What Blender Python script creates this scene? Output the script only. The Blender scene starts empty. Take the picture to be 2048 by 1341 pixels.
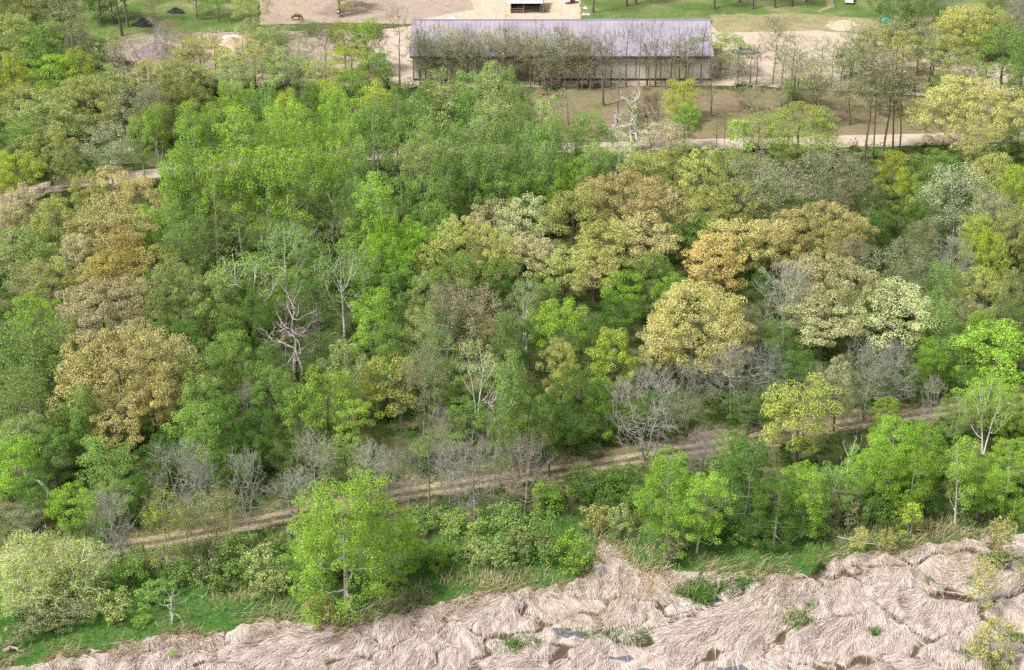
import bpy, bmesh, math, random
import numpy as np
from mathutils import Vector, Matrix, noise as mnoise

scene = bpy.context.scene
COL = scene.collection
R = math.radians

# ------------------------------------------------------------------ camera
CAM_H, PITCH, F = 126.0, R(27.0), 3822.0      # metres, radians, focal length in pixels of a 2048 px wide frame
cam_data = bpy.data.cameras.new("camera")
cam_data.sensor_fit = 'HORIZONTAL'
cam_data.sensor_width = 36.0
cam_data.lens = 36.0 * F / 2048.0
cam_data.clip_start = 1.0
cam_data.clip_end = 9000.0
cam = bpy.data.objects.new("camera", cam_data)
cam.location = (0, 0, CAM_H)
cam.rotation_euler = (R(90) - PITCH, 0, 0)
COL.objects.link(cam)
scene.camera = cam

# ------------------------------------------------------------------ world, sun, exposure
SUN_EL, SUN_ROT = R(56), R(-40)     # high, thin cloud, light coming from the upper left behind the camera
world = bpy.data.worlds.new("World")
scene.world = world
world.use_nodes = True
wn = world.node_tree
for n in list(wn.nodes): wn.nodes.remove(n)
sky = wn.nodes.new("ShaderNodeTexSky"); sky.sky_type = 'NISHITA'; sky.sun_disc = False
sky.sun_elevation = SUN_EL; sky.sun_rotation = R(240)
sky.air_density = 1.0; sky.dust_density = 4.0; sky.ozone_density = 1.0
hs = wn.nodes.new("ShaderNodeHueSaturation"); hs.inputs['Saturation'].default_value = 0.35
bg = wn.nodes.new("ShaderNodeBackground"); bg.inputs['Strength'].default_value = 0.12
wo = wn.nodes.new("ShaderNodeOutputWorld")
wn.links.new(sky.outputs[0], hs.inputs['Color']); wn.links.new(hs.outputs[0], bg.inputs['Color'])
wn.links.new(bg.outputs[0], wo.inputs['Surface'])
sd = bpy.data.lights.new("sun", 'SUN'); sd.energy = 3.4; sd.angle = R(8); sd.color = (1.0, 0.98, 0.95)
sun = bpy.data.objects.new("sun", sd); COL.objects.link(sun)
az = R(240)   # same heading as the sky's sun_rotation: the light comes from behind the camera's left shoulder
sdir = Vector((math.sin(az) * math.cos(SUN_EL), math.cos(az) * math.cos(SUN_EL), math.sin(SUN_EL)))
sun.rotation_euler = sdir.to_track_quat('Z', 'Y').to_euler()
scene.view_settings.view_transform = 'Standard'
scene.view_settings.look = 'None'
scene.view_settings.gamma = 1.0
scene.view_settings.exposure = 0.80
scene.cycles.max_bounces = 6
scene.cycles.diffuse_bounces = 3
scene.cycles.sample_clamp_indirect = 3.0
scene.cycles.sample_clamp_direct = 8.0
scene.cycles.caustics_reflective = False
scene.cycles.transmission_bounces = 4
scene.cycles.transparent_max_bounces = 4
scene.cycles.use_denoising = False

# ------------------------------------------------------------------ photo pixel -> place on the ground
FW = np.array([0, math.cos(PITCH), -math.sin(PITCH)]); UP = np.array([0, math.sin(PITCH), math.cos(PITCH)])
def at(px, py, z=0.0):
    d = FW * F + np.array([1.0, 0, 0]) * (px - 1024) + UP * (670.5 - py)
    t = (z - CAM_H) / d[2]
    return np.array([d[0] * t, d[1] * t, z])
def depth(P): return float(np.dot(np.array(P) - np.array([0, 0, CAM_H]), FW))
def height_at(P, px, py):       # height at which the sight line of (px, py) passes over ground point P
    d = FW * F + UP * (670.5 - py)
    return CAM_H + d[2] * (P[1] / d[1])
def to_px(X, Y, Z=0.0):         # vectorised: metres -> photo pixel
    X = np.asarray(X, float); Y = np.asarray(Y, float)
    dz = Z - CAM_H
    dep = Y * FW[1] + dz * FW[2]; u = Y * UP[1] + dz * UP[2]
    return 1024 + F * X / dep, 670.5 - F * u / dep
def in_poly(px, py, poly):
    px = np.asarray(px); py = np.asarray(py)
    inside = np.zeros(px.shape, bool); n = len(poly)
    for i in range(n):
        x0, y0 = poly[i]; x1, y1 = poly[(i + 1) % n]
        if y0 == y1: continue
        c = ((y0 > py) != (y1 > py)) & (px < (x1 - x0) * (py - y0) / (y1 - y0) + x0)
        inside ^= c
    return inside

# ------------------------------------------------------------------ mesh helpers
def raw_mesh(name, verts, quads=None, tris=None, smooth=False):
    me = bpy.data.meshes.new(name)
    verts = np.asarray(verts, np.float32)
    q = np.asarray(quads, np.int32).reshape(-1, 4) if quads is not None and len(quads) else np.zeros((0, 4), np.int32)
    t = np.asarray(tris, np.int32).reshape(-1, 3) if tris is not None and len(tris) else np.zeros((0, 3), np.int32)
    me.vertices.add(len(verts)); me.vertices.foreach_set("co", verts.ravel())
    me.loops.add(q.size + t.size)
    me.loops.foreach_set("vertex_index", np.concatenate([q.ravel(), t.ravel()]))
    me.polygons.add(len(q) + len(t))
    me.polygons.foreach_set("loop_start", np.concatenate([np.arange(len(q)) * 4, q.size + np.arange(len(t)) * 3]).astype(np.int32))
    if smooth: me.polygons.foreach_set("use_smooth", np.ones(len(q) + len(t), bool))
    me.update(calc_edges=True)
    return me
def obj(name, me, mat=None, parent=None, loc=None, rz=0.0):
    if isinstance(me, bmesh.types.BMesh):
        m = bpy.data.meshes.new(name); me.to_mesh(m); me.free(); me = m
    o = bpy.data.objects.new(name, me); COL.objects.link(o)
    if mat: me.materials.append(mat) if not me.materials else None
    if parent: o.parent = parent
    if loc is not None: o.location = loc
    o.rotation_euler.z = rz
    return o
def tag(o, label=None, cat=None, group=None, kind=None):
    if label: o['label'] = label
    if cat: o['category'] = cat
    if group: o['group'] = group
    if kind: o['kind'] = kind
    return o
def empty(name, loc, rz=0.0):
    o = bpy.data.objects.new(name, None); COL.objects.link(o)
    o.location = loc; o.rotation_euler.z = rz; o.empty_display_size = 0.5
    return o
def box(bm, x0, x1, y0, y1, z0, z1):
    vs = [bm.verts.new(p) for p in ((x0,y0,z0),(x1,y0,z0),(x1,y1,z0),(x0,y1,z0),(x0,y0,z1),(x1,y0,z1),(x1,y1,z1),(x0,y1,z1))]
    for f in ((0,3,2,1),(4,5,6,7),(0,1,5,4),(1,2,6,5),(2,3,7,6),(3,0,4,7)): bm.faces.new([vs[i] for i in f])

class Tubes:
    """many tapered tubes collected into one mesh"""
    def __init__(s): s.v = []; s.q = []; s.n = 0
    def add(s, pts, rad, k=5):
        pts = np.asarray(pts, float); rad = np.asarray(rad, float); m = len(pts)
        tan = np.gradient(pts, axis=0); tan /= np.linalg.norm(tan, axis=1, keepdims=True) + 1e-9
        a = np.array([0.31, 0.87, 0.38]) if abs(tan[0][2]) > .7 else np.array([0, 0, 1.0])
        u = np.cross(tan, a); u /= np.linalg.norm(u, axis=1, keepdims=True) + 1e-9
        w = np.cross(tan, u)
        th = np.arange(k) * 2 * math.pi / k
        ring = (u[:, None, :] * np.cos(th)[None, :, None] + w[:, None, :] * np.sin(th)[None, :, None]) * rad[:, None, None] + pts[:, None, :]
        s.v.append(ring.reshape(-1, 3))
        i = np.arange(m - 1)[:, None] * k; j = np.arange(k)[None, :]; jn = (j + 1) % k
        q = np.stack([i + j, i + jn, i + k + jn, i + k + j], -1).reshape(-1, 4) + s.n
        s.q.append(q); s.n += m * k
    def mesh(s, name): return raw_mesh(name, np.concatenate(s.v), np.concatenate(s.q), smooth=True)

def leaf_quads(rng, C, size, nrm, aspect=.62, nb=.9):
    """rhombic leaf sprays at the points C; nrm = preferred facing, nb = how strongly it is randomised"""
    n = len(C)
    N = nrm + rng.normal(0, nb, (n, 3)); N /= np.linalg.norm(N, axis=1, keepdims=True) + 1e-9
    A = rng.normal(0, 1, (n, 3)); U = np.cross(N, A); U /= np.linalg.norm(U, axis=1, keepdims=True) + 1e-9
    W = np.cross(N, U)
    s = (size * rng.uniform(.6, 1.35, n))[:, None]
    fold = N * s * .18
    V = np.stack([C + U * s * .5, C + W * s * .5 * aspect + fold, C - U * s * .5, C - W * s * .5 * aspect + fold], 1).reshape(-1, 3)
    return V, np.arange(n * 4).reshape(-1, 4)

# ------------------------------------------------------------------ materials
class NT:
    def __init__(s, name):
        s.m = bpy.data.materials.new(name); s.m.use_nodes = True; s.t = s.m.node_tree
        for n in list(s.t.nodes): s.t.nodes.remove(n)
        s.out = s.t.nodes.new("ShaderNodeOutputMaterial")
    def n(s, typ, **kw):
        nd = s.t.nodes.new("ShaderNode" + typ)
        for k, v in kw.items():
            if k.startswith('_'): setattr(nd, k[1:], v)
            else: nd.inputs[k].default_value = v
        return nd
    def l(s, a, b): s.t.links.new(a, b)
    def noise(s, scale, detail=4, rough=.6, coord=None, dist=0.0, vec_scale=None):
        nd = s.n("TexNoise", Scale=scale, Detail=detail, Roughness=rough, Distortion=dist)
        c = coord or s.coord()
        if vec_scale:
            mp = s.n("Mapping"); mp.inputs['Scale'].default_value = vec_scale; s.l(c, mp.inputs[0]); c = mp.outputs[0]
        s.l(c, nd.inputs['Vector']); return nd.outputs['Fac']
    def coord(s, w='Object'):
        nd = s.n("TexCoord"); return nd.outputs[w]
    def pos(s): return s.n("NewGeometry").outputs['Position']
    def ramp(s, fac, stops):
        nd = s.n("ValToRGB"); cr = nd.color_ramp
        while len(cr.elements) < len(stops): cr.elements.new(.5)
        for e, (p, c) in zip(cr.elements, stops):
            e.position = p; e.color = (*c, 1) if len(c) == 3 else c
        s.l(fac, nd.inputs[0]); return nd.outputs[0]
    def mix(s, fac, a, b, mode='MIX'):
        nd = s.n("Mix", _data_type='RGBA', _blend_type=mode)
        for sock, val in ((nd.inputs[0], fac), (nd.inputs[6], a), (nd.inputs[7], b)):
            if isinstance(val, (int, float)): sock.default_value = val
            elif isinstance(val, tuple): sock.default_value = (*val, 1) if len(val) == 3 else val
            else: s.l(val, sock)
        return nd.outputs[2]
    def math(s, op, a, b=0.0, clamp=False):
        nd = s.n("Math", _operation=op, _use_clamp=clamp)
        for i, v in enumerate((a, b)):
            if isinstance(v, (int, float)): nd.inputs[i].default_value = v
            else: s.l(v, nd.inputs[i])
        return nd.outputs[0]
    def principled(s, col, rough=.85, bump=None, bump_d=.1, bump_s=.6, metallic=0.0, spec=.3):
        p = s.n("BsdfPrincipled")
        if isinstance(col, tuple): p.inputs['Base Color'].default_value = (*col, 1)
        else: s.l(col, p.inputs['Base Color'])
        p.inputs['Roughness'].default_value = rough; p.inputs['Metallic'].default_value = metallic
        p.inputs['Specular IOR Level'].default_value = spec
        if bump is not None:
            b = s.n("Bump", Strength=bump_s, Distance=bump_d); s.l(bump, b.inputs['Height']); s.l(b.outputs[0], p.inputs['Normal'])
        s.l(p.outputs[0], s.out.inputs[0]); return s.m

def leaf_material(name, translucency=.18, vary=.24, warm=(1.06, 1.0, .85), patch=.6):
    t = NT(name)
    oc = t.n("ObjectInfo")
    g = t.n("NewGeometry")
    rnd = g.outputs['Random Per Island']
    lo = t.mix(rnd, (1 - vary,) * 3, (1 + vary,) * 3)
    base = t.mix(1.0, oc.outputs['Color'], lo, 'MULTIPLY')
    # patches of younger, warmer leaf through the crown
    nz = t.noise(.55, 2, .5, t.pos())
    w = t.math('MULTIPLY', t.ramp(nz, [(.42, (0, 0, 0)), (.62, (1, 1, 1))]), patch)
    tint = t.mix(1.0, base, warm, 'MULTIPLY')
    col = t.mix(w, base, tint)
    vz = t.noise(1.1, 3, .6, t.pos()); col = t.mix(1.0, col, t.ramp(vz, [(.34, (.76, .78, .80)), (.66, (1.2, 1.18, 1.14))]), 'MULTIPLY')
    # every few leaves browner
    r2 = t.n("TexWhiteNoise", _noise_dimensions='1D'); t.l(rnd, r2.inputs['W'])
    br = t.math('GREATER_THAN', r2.outputs['Value'], .9)
    col = t.mix(t.math('MULTIPLY', br, .25), col, t.mix(1.0, col, (1.15, .75, .6), 'MULTIPLY'))
    d = t.n("BsdfDiffuse"); t.l(col, d.inputs['Color'])
    tr = t.n("BsdfTranslucent"); t.l(t.mix(1.0, col, (1.15, 1.15, .6), 'MULTIPLY'), tr.inputs['Color'])
    mx = t.n("MixShader"); mx.inputs[0].default_value = translucency
    t.l(d.outputs[0], mx.inputs[1]); t.l(tr.outputs[0], mx.inputs[2])
    t.l(mx.outputs[0], t.out.inputs[0])
    return t.m
M = {}
M['leaf'] = leaf_material('leaf')
M['catkin'] = leaf_material('oak_catkin_leaf', .20, .24, (.86, 1.02, .72), .7)

t = NT('bark')
oc = t.n("ObjectInfo")
nz = t.noise(3.0, 5, .7, vec_scale=(1, 1, .3))
M['bark'] = t.principled(t.mix(1.0, oc.outputs['Color'], t.ramp(nz, [(.3, (.55, .55, .55)), (.7, (1.25, 1.2, 1.15))]), 'MULTIPLY'), .9, nz, .03)
t = NT('pale_bark')
oc = t.n("ObjectInfo")
nz = t.noise(1.4, 5, .7, vec_scale=(1, 1, 2.2))
M['pale_bark'] = t.principled(t.mix(1.0, oc.outputs['Color'], t.ramp(nz, [(.34, (.22, .2, .18)), (.44, (.9, .9, .88)), (.7, (1.15, 1.15, 1.12))]), 'MULTIPLY'), .8)

def ground_mat(name, stops, scale=.5, fine=6.0, bump=.08, fine_amt=.5, seed_off=0.0):
    t = NT(name); p = t.pos()
    a = t.noise(scale, 6, .65, p, .4)
    b = t.noise(fine, 5, .75, p)
    c = t.ramp(a, stops)
    c = t.mix(fine_amt, c, t.ramp(b, [(.3, (.45, .45, .45)), (.7, (1.5, 1.5, 1.5))]), 'MULTIPLY')
    m_ = t.noise(1.1, 4, .7, p, .8)
    c = t.mix(.7, c, t.ramp(m_, [(.32, (.68, .66, .62)), (.52, (1, 1, 1)), (.7, (1.22, 1.2, 1.16))]), 'MULTIPLY')
    return t.principled(c, .95, b, bump, .8, spec=.1)
M['forest_floor'] = ground_mat('forest_floor', [(.3, (0.036, 0.058, 0.017)), (.5, (0.066, 0.090, 0.026)), (.62, (0.120, 0.102, 0.054)), (.75, (0.192, 0.144, 0.090))], .35, 5)
M['dirt'] = ground_mat('bare_dirt', [(.3, (0.210, 0.161, 0.126)), (.5, (0.308, 0.245, 0.189)), (.7, (0.252, 0.182, 0.147)), (.82, (0.175, 0.133, 0.112))], .09, 3)
M['sand'] = ground_mat('sandy_dirt', [(.3, (0.384, 0.304, 0.217)), (.5, (0.446, 0.360, 0.267)), (.7, (0.341, 0.248, 0.174))], .2, 3)
M['gravel'] = ground_mat('pale_gravel', [(.3, (0.344, 0.280, 0.215)), (.5, (0.404, 0.335, 0.262)), (.72, (0.301, 0.237, 0.181))], .15, 4, .04, .3)
M['track'] = ground_mat('track_dirt', [(.3, (.21, .155, .105)), (.5, (.33, .25, .18)), (.72, (.19, .145, .095))], .6, 5, .1, .7)
M['track_verge'] = ground_mat('track_verge', [(.3, (.17, .12, .085)), (.5, (.22, .16, .115)), (.6, (.115, .115, .045)), (.75, (.075, .11, .03))], .4, 4, .1, .7)
M['lawn'] = ground_mat('lawn', [(.3, (.055, .095, .024)), (.48, (.095, .145, .038)), (.6, (.17, .175, .075)), (.76, (.26, .215, .13))], .10, 3, .12)
M['dry_grass'] = ground_mat('dry_grass', [(.3, (0.115, 0.144, 0.043)), (.45, (0.216, 0.194, 0.101)), (.6, (0.274, 0.223, 0.130)), (.8, (0.324, 0.245, 0.173))], .15, 3)
M['clearing'] = ground_mat('clearing_floor', [(.3, (0.104, 0.131, 0.036)), (.48, (0.180, 0.144, 0.086)), (.7, (0.189, 0.131, 0.095))], .1, 3)
M['meadow'] = ground_mat('meadow', [(.3, (.032, .095, .020)), (.5, (.055, .13, .026)), (.64, (.11, .13, .045)), (.8, (.19, .16, .09))], .45, 4, .12)



# ------------------------------------------------------------------ the ground and everything laid on it
RNG = np.random.default_rng(7)
def sheet(name, poly_px, z, mat, rough_edge=.6, kind='structure'):
    """ground patch: outline given where it lies, its edge broken up, triangulated"""
    P = [at(*p)[:2] for p in poly_px]
    out = []
    rr = random.Random(len(name) * 7 + int(poly_px[0][0]))
    for i in range(len(P)):
        a, b = P[i], P[(i + 1) % len(P)]; L = np.linalg.norm(b - a); n = max(1, int(L / .9))
        nrm = np.array([-(b - a)[1], (b - a)[0]]) / (L + 1e-9)
        for k in range(n):
            q = a + (b - a) * k / n
            e = rough_edge * (mnoise.noise(Vector((q[0] * .35, q[1] * .35, z * 40))) * 1.3 + rr.uniform(-.35, .35))
            out.append(q + nrm * e)
    bm = bmesh.new()
    vs = [bm.verts.new((x, y, z)) for x, y in out]
    es = [bm.edges.new((vs[i], vs[(i + 1) % len(vs)])) for i in range(len(vs))]
    bmesh.ops.triangle_fill(bm, use_beauty=True, edges=es)
    for f in bm.faces:
        if f.normal.z < 0: f.normal_flip()
    o = obj(name, bm, mat); tag(o, kind=kind); return o

# marsh edge (photo pixels): reeds lie in front of this line, it is also where the ground steps down
MARSH_TOP = [(-250, 1400), (-60, 1345), (60, 1330), (150, 1312), (250, 1288), (330, 1266), (420, 1272), (540, 1238), (640, 1252), (720, 1248), (820, 1222), (960, 1186), (1090, 1176), (1180, 1150), (1200, 1080), (1230, 1095), (1280, 1145),
             (1400, 1142), (1500, 1150), (1630, 1148), (1680, 1110), (1800, 1100), (1900, 1082), (2048, 1068), (2300, 1050)]
_mx = np.arange(MARSH_TOP[0][0], MARSH_TOP[-1][0], 6.0)
_my = np.interp(_mx, [p[0] for p in MARSH_TOP], [p[1] for p in MARSH_TOP])
_my += np.array([10 * mnoise.noise(Vector((x * .03, 1, 2))) + 9 * mnoise.noise(Vector((x * .08, 5, 2))) for x in _mx])
MARSH_TOP = list(zip(_mx.tolist(), _my.tolist()))
MARSH = MARSH_TOP + [(2500, 1900), (-400, 1900)]

bm = bmesh.new()
y_m = at(1024, 1050)[1]
# the big sheet is cut away where the marsh lies (it is rebuilt there as its own relief)
Pm = [at(*p)[:2] for p in MARSH_TOP]
far, wide = 4000, 4000
outline = [(-wide, 40)] + [(-wide, far), (wide, far), (wide, 40)]
pts = [(wide, Pm[-1][1])] + [tuple(p) for p in Pm[::-1]] + [(-wide, Pm[0][1]), (-wide, far), (wide, far)]
vs = [bm.verts.new((x, y, 0)) for x, y in pts]
es = [bm.edges.new((vs[i], vs[(i + 1) % len(vs)])) for i in range(len(vs))]
bmesh.ops.triangle_fill(bm, use_beauty=True, edges=es)
for f in bm.faces:
    if f.normal.z < 0: f.normal_flip()
tag(obj('ground', bm, M['forest_floor']), kind='structure')

sheet('lawn', [(150, -60), (518, -60), (518, 52), (420, 66), (300, 72), (220, 100), (165, 70)], .012, M['lawn'])
sheet('lawn', [(1160, -200), (2100, -200), (1960, 30), (1740, 60), (1600, 42), (1421, 44), (1160, 38)], .012, M['lawn'], .3)
sheet('paddock', [(518, -260), (1000, -260), (985, 40), (900, 52), (700, 46), (520, 50)], .02, M['dirt'], .3)
sheet('sandy_ground', [(880, -120), (1160, -120), (1160, 44), (985, 52), (860, 56), (830, 40), (950, 20)], .028, M['sand'], .3)
sheet('dry_grass_bank', [(1421, 30), (1600, 28), (1740, 38), (1790, 60), (1720, 85), (1421, 74)], .020, M['dry_grass'], .8)
sheet('dirt_ground', [(215, 84), (300, 70), (430, 66), (560, 62), (760, 60), (830, 60), (760, 170), (600, 172), (400, 168), (230, 155), (200, 110)], .014, M['dirt'], .8)
sheet('gravel_yard', [(762, 60), (830, 52), (1421, 52), (1440, 66), (1640, 62), (1800, 78), (1900, 118), (2300, 150), (2300, 205), (1840, 192), (1500, 172), (1100, 174), (780, 176), (745, 120)], .030, M['gravel'], .4)
sheet('clearing', [(1080, 172), (1500, 176), (1850, 196), (2300, 215), (2300, 264), (1850, 270), (1480, 276), (1120, 285), (1000, 250)], .018, M['clearing'], .6)
ROAD_UP = [(2400, 240), (2048, 262), (1850, 268), (1500, 276), (1250, 283), (1050, 288), (870, 295), (650, 302), (480, 318), (330, 336), (200, 350), (90, 364), (0, 392), (-120, 450), (-220, 520)]
ROAD_DN = [(-160, 580), (-60, 500), (10, 430), (100, 386), (220, 368), (340, 354), (480, 338), (650, 324), (870, 314), (1050, 308), (1250, 302), (1500, 299), (1850, 292), (2048, 284), (2400, 262)]
sheet('gravel_road', ROAD_UP + ROAD_DN, .034, M['gravel'], .3)
sheet('roadside_grass', [(1250, 303), (1500, 300), (1850, 293), (2048, 286), (2060, 330), (1850, 318), (1500, 330), (1250, 325)], .010, M['lawn'], .5)
# the two-track: leaf-littered verge, then two worn ruts
TRK = [(-150, 1150), (60, 1118), (200, 1102), (330, 1082), (460, 1056), (590, 1030), (720, 1004), (850, 982), (1000, 960), (1150, 938), (1300, 914), (1450, 888), (1600, 862), (1750, 842), (1900, 820), (2060, 796), (2250, 770)]
C2 = np.array([at(*p)[:2] for p in TRK])
def strip(name, off, width, z, mat, wob=.12):
    # resample centre line, offset sideways
    seg = np.linalg.norm(np.diff(C2, axis=0), axis=1); s = np.concatenate([[0], np.cumsum(seg)])
    u = np.arange(0, s[-1], .6)
    X = np.interp(u, s, C2[:, 0]); Y = np.interp(u, s, C2[:, 1])
    k = np.ones(9) / 9; X[4:-4] = np.convolve(X, k, 'valid'); Y[4:-4] = np.convolve(Y, k, 'valid')
    T = np.gradient(np.stack([X, Y], 1), axis=0); T /= np.linalg.norm(T, axis=1, keepdims=True); Nn = np.stack([-T[:, 1], T[:, 0]], 1)
    v = []
    for i in range(len(u)):
        w0 = off - width / 2 + wob * mnoise.noise(Vector((u[i] * .5, off, 1))) * 2
        w1 = off + width / 2 + wob * mnoise.noise(Vector((u[i] * .5, off, 7))) * 2
        v.append((X[i] + Nn[i, 0] * w0, Y[i] + Nn[i, 1] * w0, z)); v.append((X[i] + Nn[i, 0] * w1, Y[i] + Nn[i, 1] * w1, z))
    i = np.arange(len(u) - 1) * 2
    q = np.stack([i, i + 2, i + 3, i + 1], 1)
    return raw_mesh(name, v, q)
tag(obj('track_verge', strip('track_verge', .6, 6.0, .012, None, .7), M['track_verge']), kind='structure')
tr = obj('dirt_track', strip('dirt_track', .95, 1.0, .026, None, .16), M['track']); tag(tr, kind='structure')
tag(obj('dirt_track', strip('dirt_track', -.95, .95, .026, None, .16), M['track']), kind='structure')
MEADOW = [(-300, 1460), (-200, 1180), (60, 1160), (240, 1140), (560, 1110), (850, 1080), (1150, 1030), (1240, 1060), (1640, 1020), (1850, 1000), (2048, 1010), (2250, 1000), (2250, 1050)] + MARSH_TOP[::-1][1:]
sheet('meadow', MEADOW, .008, M['meadow'], .2)

# ---- marsh relief: flattened reed mats like combed hair, split by dark creases
rngm = np.random.default_rng(21)
XL, XR = at(-330, 1341)[0] * 1.05, at(2400, 1200)[0] * 1.02
YN, YF = 118.0, 250.0
# cells
cells = []
for _try in range(9000):
    c = np.array([rngm.uniform(-85, 85), rngm.uniform(112, 235)])
    if all((abs(c[0] - d[0]) / 1.5) ** 2 + (c[1] - d[1]) ** 2 > (3.8 + 5.0 * (.5 + .5 * math.sin(c[0] * .11 + 1) * math.sin(c[1] * .17))) ** 2 for d in cells): cells.append(c)
cells = np.array(cells)
cang = rngm.normal(-1.75, .55, len(cells))      # direction the reeds fell, mostly towards the camera and leftwards
def worley(X, Y):
    wx = X + 1.9 * np.sin(Y * .45 + 1.3 * np.sin(X * .31)) + .55 * np.sin(Y * 1.7 + X * .8); wy = Y + 1.4 * np.sin(X * .42 + 1.1 * np.sin(Y * .37)) + .45 * np.sin(X * 1.5 - Y * .6)
    D = np.full((len(X), 2), 1e9); I = np.zeros((len(X), 2), int)
    for i, c in enumerate(cells):
        d = np.sqrt(((wx - c[0]) / 1.45) ** 2 + (wy - c[1]) ** 2)
        m = d < D[:, 0]
        D[m, 1] = D[m, 0]; I[m, 1] = I[m, 0]; D[m, 0] = d[m]; I[m, 0] = i
        m2 = (~m) & (d < D[:, 1]); D[m2, 1] = d[m2]; I[m2, 1] = i
    return D, I
POOLS = [(1150, 1264, 1.5, .6), (1128, 1254, .9, .5), (1240, 1312, 1.3, .5), (1470, 1332, 1.9, .5), (1290, 1338, 2.2, .6),  (1990, 1110, 2.2, .8), (2003, 1128, 1.2, 1.0), (1405, 1165, .5, 2.0), (1435, 1195, 1.0, .5)]
POOLW = [(*at(a, b)[:2], rx, ry) for a, b, rx, ry in POOLS]
# long drainage creases (photo pixels)
CREASE = [[(1640, 1148), (1636, 1190), (1612, 1235), (1560, 1275), (1530, 1310)], [(1025, 1180), (1050, 1215), (1085, 1245)], [(880, 1240), (895, 1290), (860, 1330)], [(1410, 1140), (1400, 1185), (1420, 1215)],
          [(1955, 1130), (1990, 1115), (2010, 1145), (2048, 1150)], [(1900, 1175), (1960, 1200), (1970, 1240)], [(1560, 1290), (1620, 1310), (1680, 1335)], [(1050, 1270), (1120, 1290), (1150, 1330)], [(210, 1300), (260, 1320), (330, 1290), (420, 1300)], [(1225, 1260), (1290, 1240), (1330, 1200)]]
CW = [np.array([at(*p)[:2] for p in c]) for c in CREASE]
def crease_d(X, Y):
    P = np.stack([X + .5 * np.sin(Y * 1.7), Y + .35 * np.sin(X * 1.9)], 1); D = np.full(len(X), 1e9)
    for c in CW:
        for a, b in zip(c[:-1], c[1:]):
            ab = b - a; tt = np.clip(((P - a) @ ab) / (ab @ ab), 0, 1)
            D = np.minimum(D, np.linalg.norm(P - a - tt[:, None] * ab, axis=1))
    return D
def marsh_h(X, Y, full=False):
    D, I = worley(X, Y)
    wv = 1.6 + 1.1 * np.sin(X * .33 + 1.7 * np.sin(Y * .29)) * np.sin(Y * .41 + X * .13)
    e = np.clip((D[:, 1] - D[:, 0] - .06) / wv, 0, 1)
    amp = .42 + .3 * np.sin(I[:, 0] * 12.9898) * .5
    h = -.45 + (amp + .15) * np.sqrt(e) + .10 * np.sin(X * .9 + 2 * np.sin(Y * .5)) * e
    a_ = cang[I[:, 0]]; up_ = X * np.cos(a_) + Y * np.sin(a_); vp_ = -X * np.sin(a_) + Y * np.cos(a_)
    vp_ = vp_ + .7 * np.sin(up_ * .55 + I[:, 0]) + .3 * np.sin(up_ * 1.3)
    h = h + e * (.20 * np.sin(vp_ * 2.3 + 1.5 * np.sin(up_ * .4 + I[:, 0])) + .09 * np.sin(vp_ * 5.1 + up_ * .9) + .12 * np.sin(up_ * 1.1 + 1.7 * np.sin(vp_ * .8)))
    cd = crease_d(X, Y); c2 = np.clip(cd / .8, 0, 1); h = -.5 + (h + .5) * np.sqrt(c2)
    pool = np.zeros(len(X))
    for x, y, rx, ry in POOLW:
        r = np.sqrt(((X - x) / rx) ** 2 + ((Y - y) / ry) ** 2) + .22 * np.sin(X * 3 + Y * 2.2)
        pool = np.maximum(pool, np.clip(1.5 - r, 0, 1))
    h = h * (1 - pool) + (-.75) * pool
    if full: return h, e * c2, pool, I[:, 0], D
    return h
gx = np.arange(-85, 85, .32); gy = np.arange(112, 205, .32)
GX, GY = np.meshgrid(gx, gy)
X, Y = GX.ravel(), GY.ravel()
PX, PY = to_px(X, Y)
inm = in_poly(PX, PY, MARSH)
Hh, E, PO, CI, DD = marsh_h(X, Y, True)
# rise to meet the meadow at the marsh edge
mt = np.array(MARSH_TOP); edge_y = np.interp(PX, mt[:, 0], mt[:, 1]); near = np.clip((PY - edge_y) / 14, 0, 1)
Hh = Hh * near + 0.0 * (1 - near) - .02
keep = inm.reshape(GX.shape)
nx = len(gx); idx = np.arange(len(X)).reshape(GX.shape)
kq = keep[:-1, :-1] | keep[1:, :-1] | keep[:-1, 1:] | keep[1:, 1:]
a = idx[:-1, :-1][kq]; b = idx[:-1, 1:][kq]; c = idx[1:, 1:][kq]; d = idx[1:, :-1][kq]
V = np.stack([X, Y, Hh], 1)
q = np.stack([a, b, c, d], 1); used = np.unique(q); remap = np.full(len(X), -1); remap[used] = np.arange(len(used))
me = raw_mesh('marsh', V[used], remap[q], smooth=True)
at_ = me.attributes.new('mat_amount', 'FLOAT', 'POINT'); at_.data.foreach_set('value', (E * (1 - PO))[used].astype(np.float32))
t = NT('marsh_bed')
att = t.n("Attribute", _attribute_name='mat_amount')
nz = t.noise(2.2, 6, .7, t.pos(), 1.0); nz2 = t.noise(.35, 3, .5, t.pos())
thatch = t.ramp(nz, [(.3, (.24, .19, .15)), (.6, (.44, .375, .33))])
mud = t.mix(t.ramp(nz2, [(.42, (0, 0, 0)), (.6, (1, 1, 1))]), (.075, .045, .026), (.080, .070, .030))
f = t.ramp(t.math('ADD', att.outputs['Fac'], t.math('MULTIPLY', t.math('SUBTRACT', nz, .5), .35)), [(.12, (0, 0, 0)), (.34, (1, 1, 1))])
M['marsh'] = t.principled(t.mix(f, mud, thatch), .9, nz, .1)
tag(obj('marsh', me, M['marsh']), kind='structure')
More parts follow.
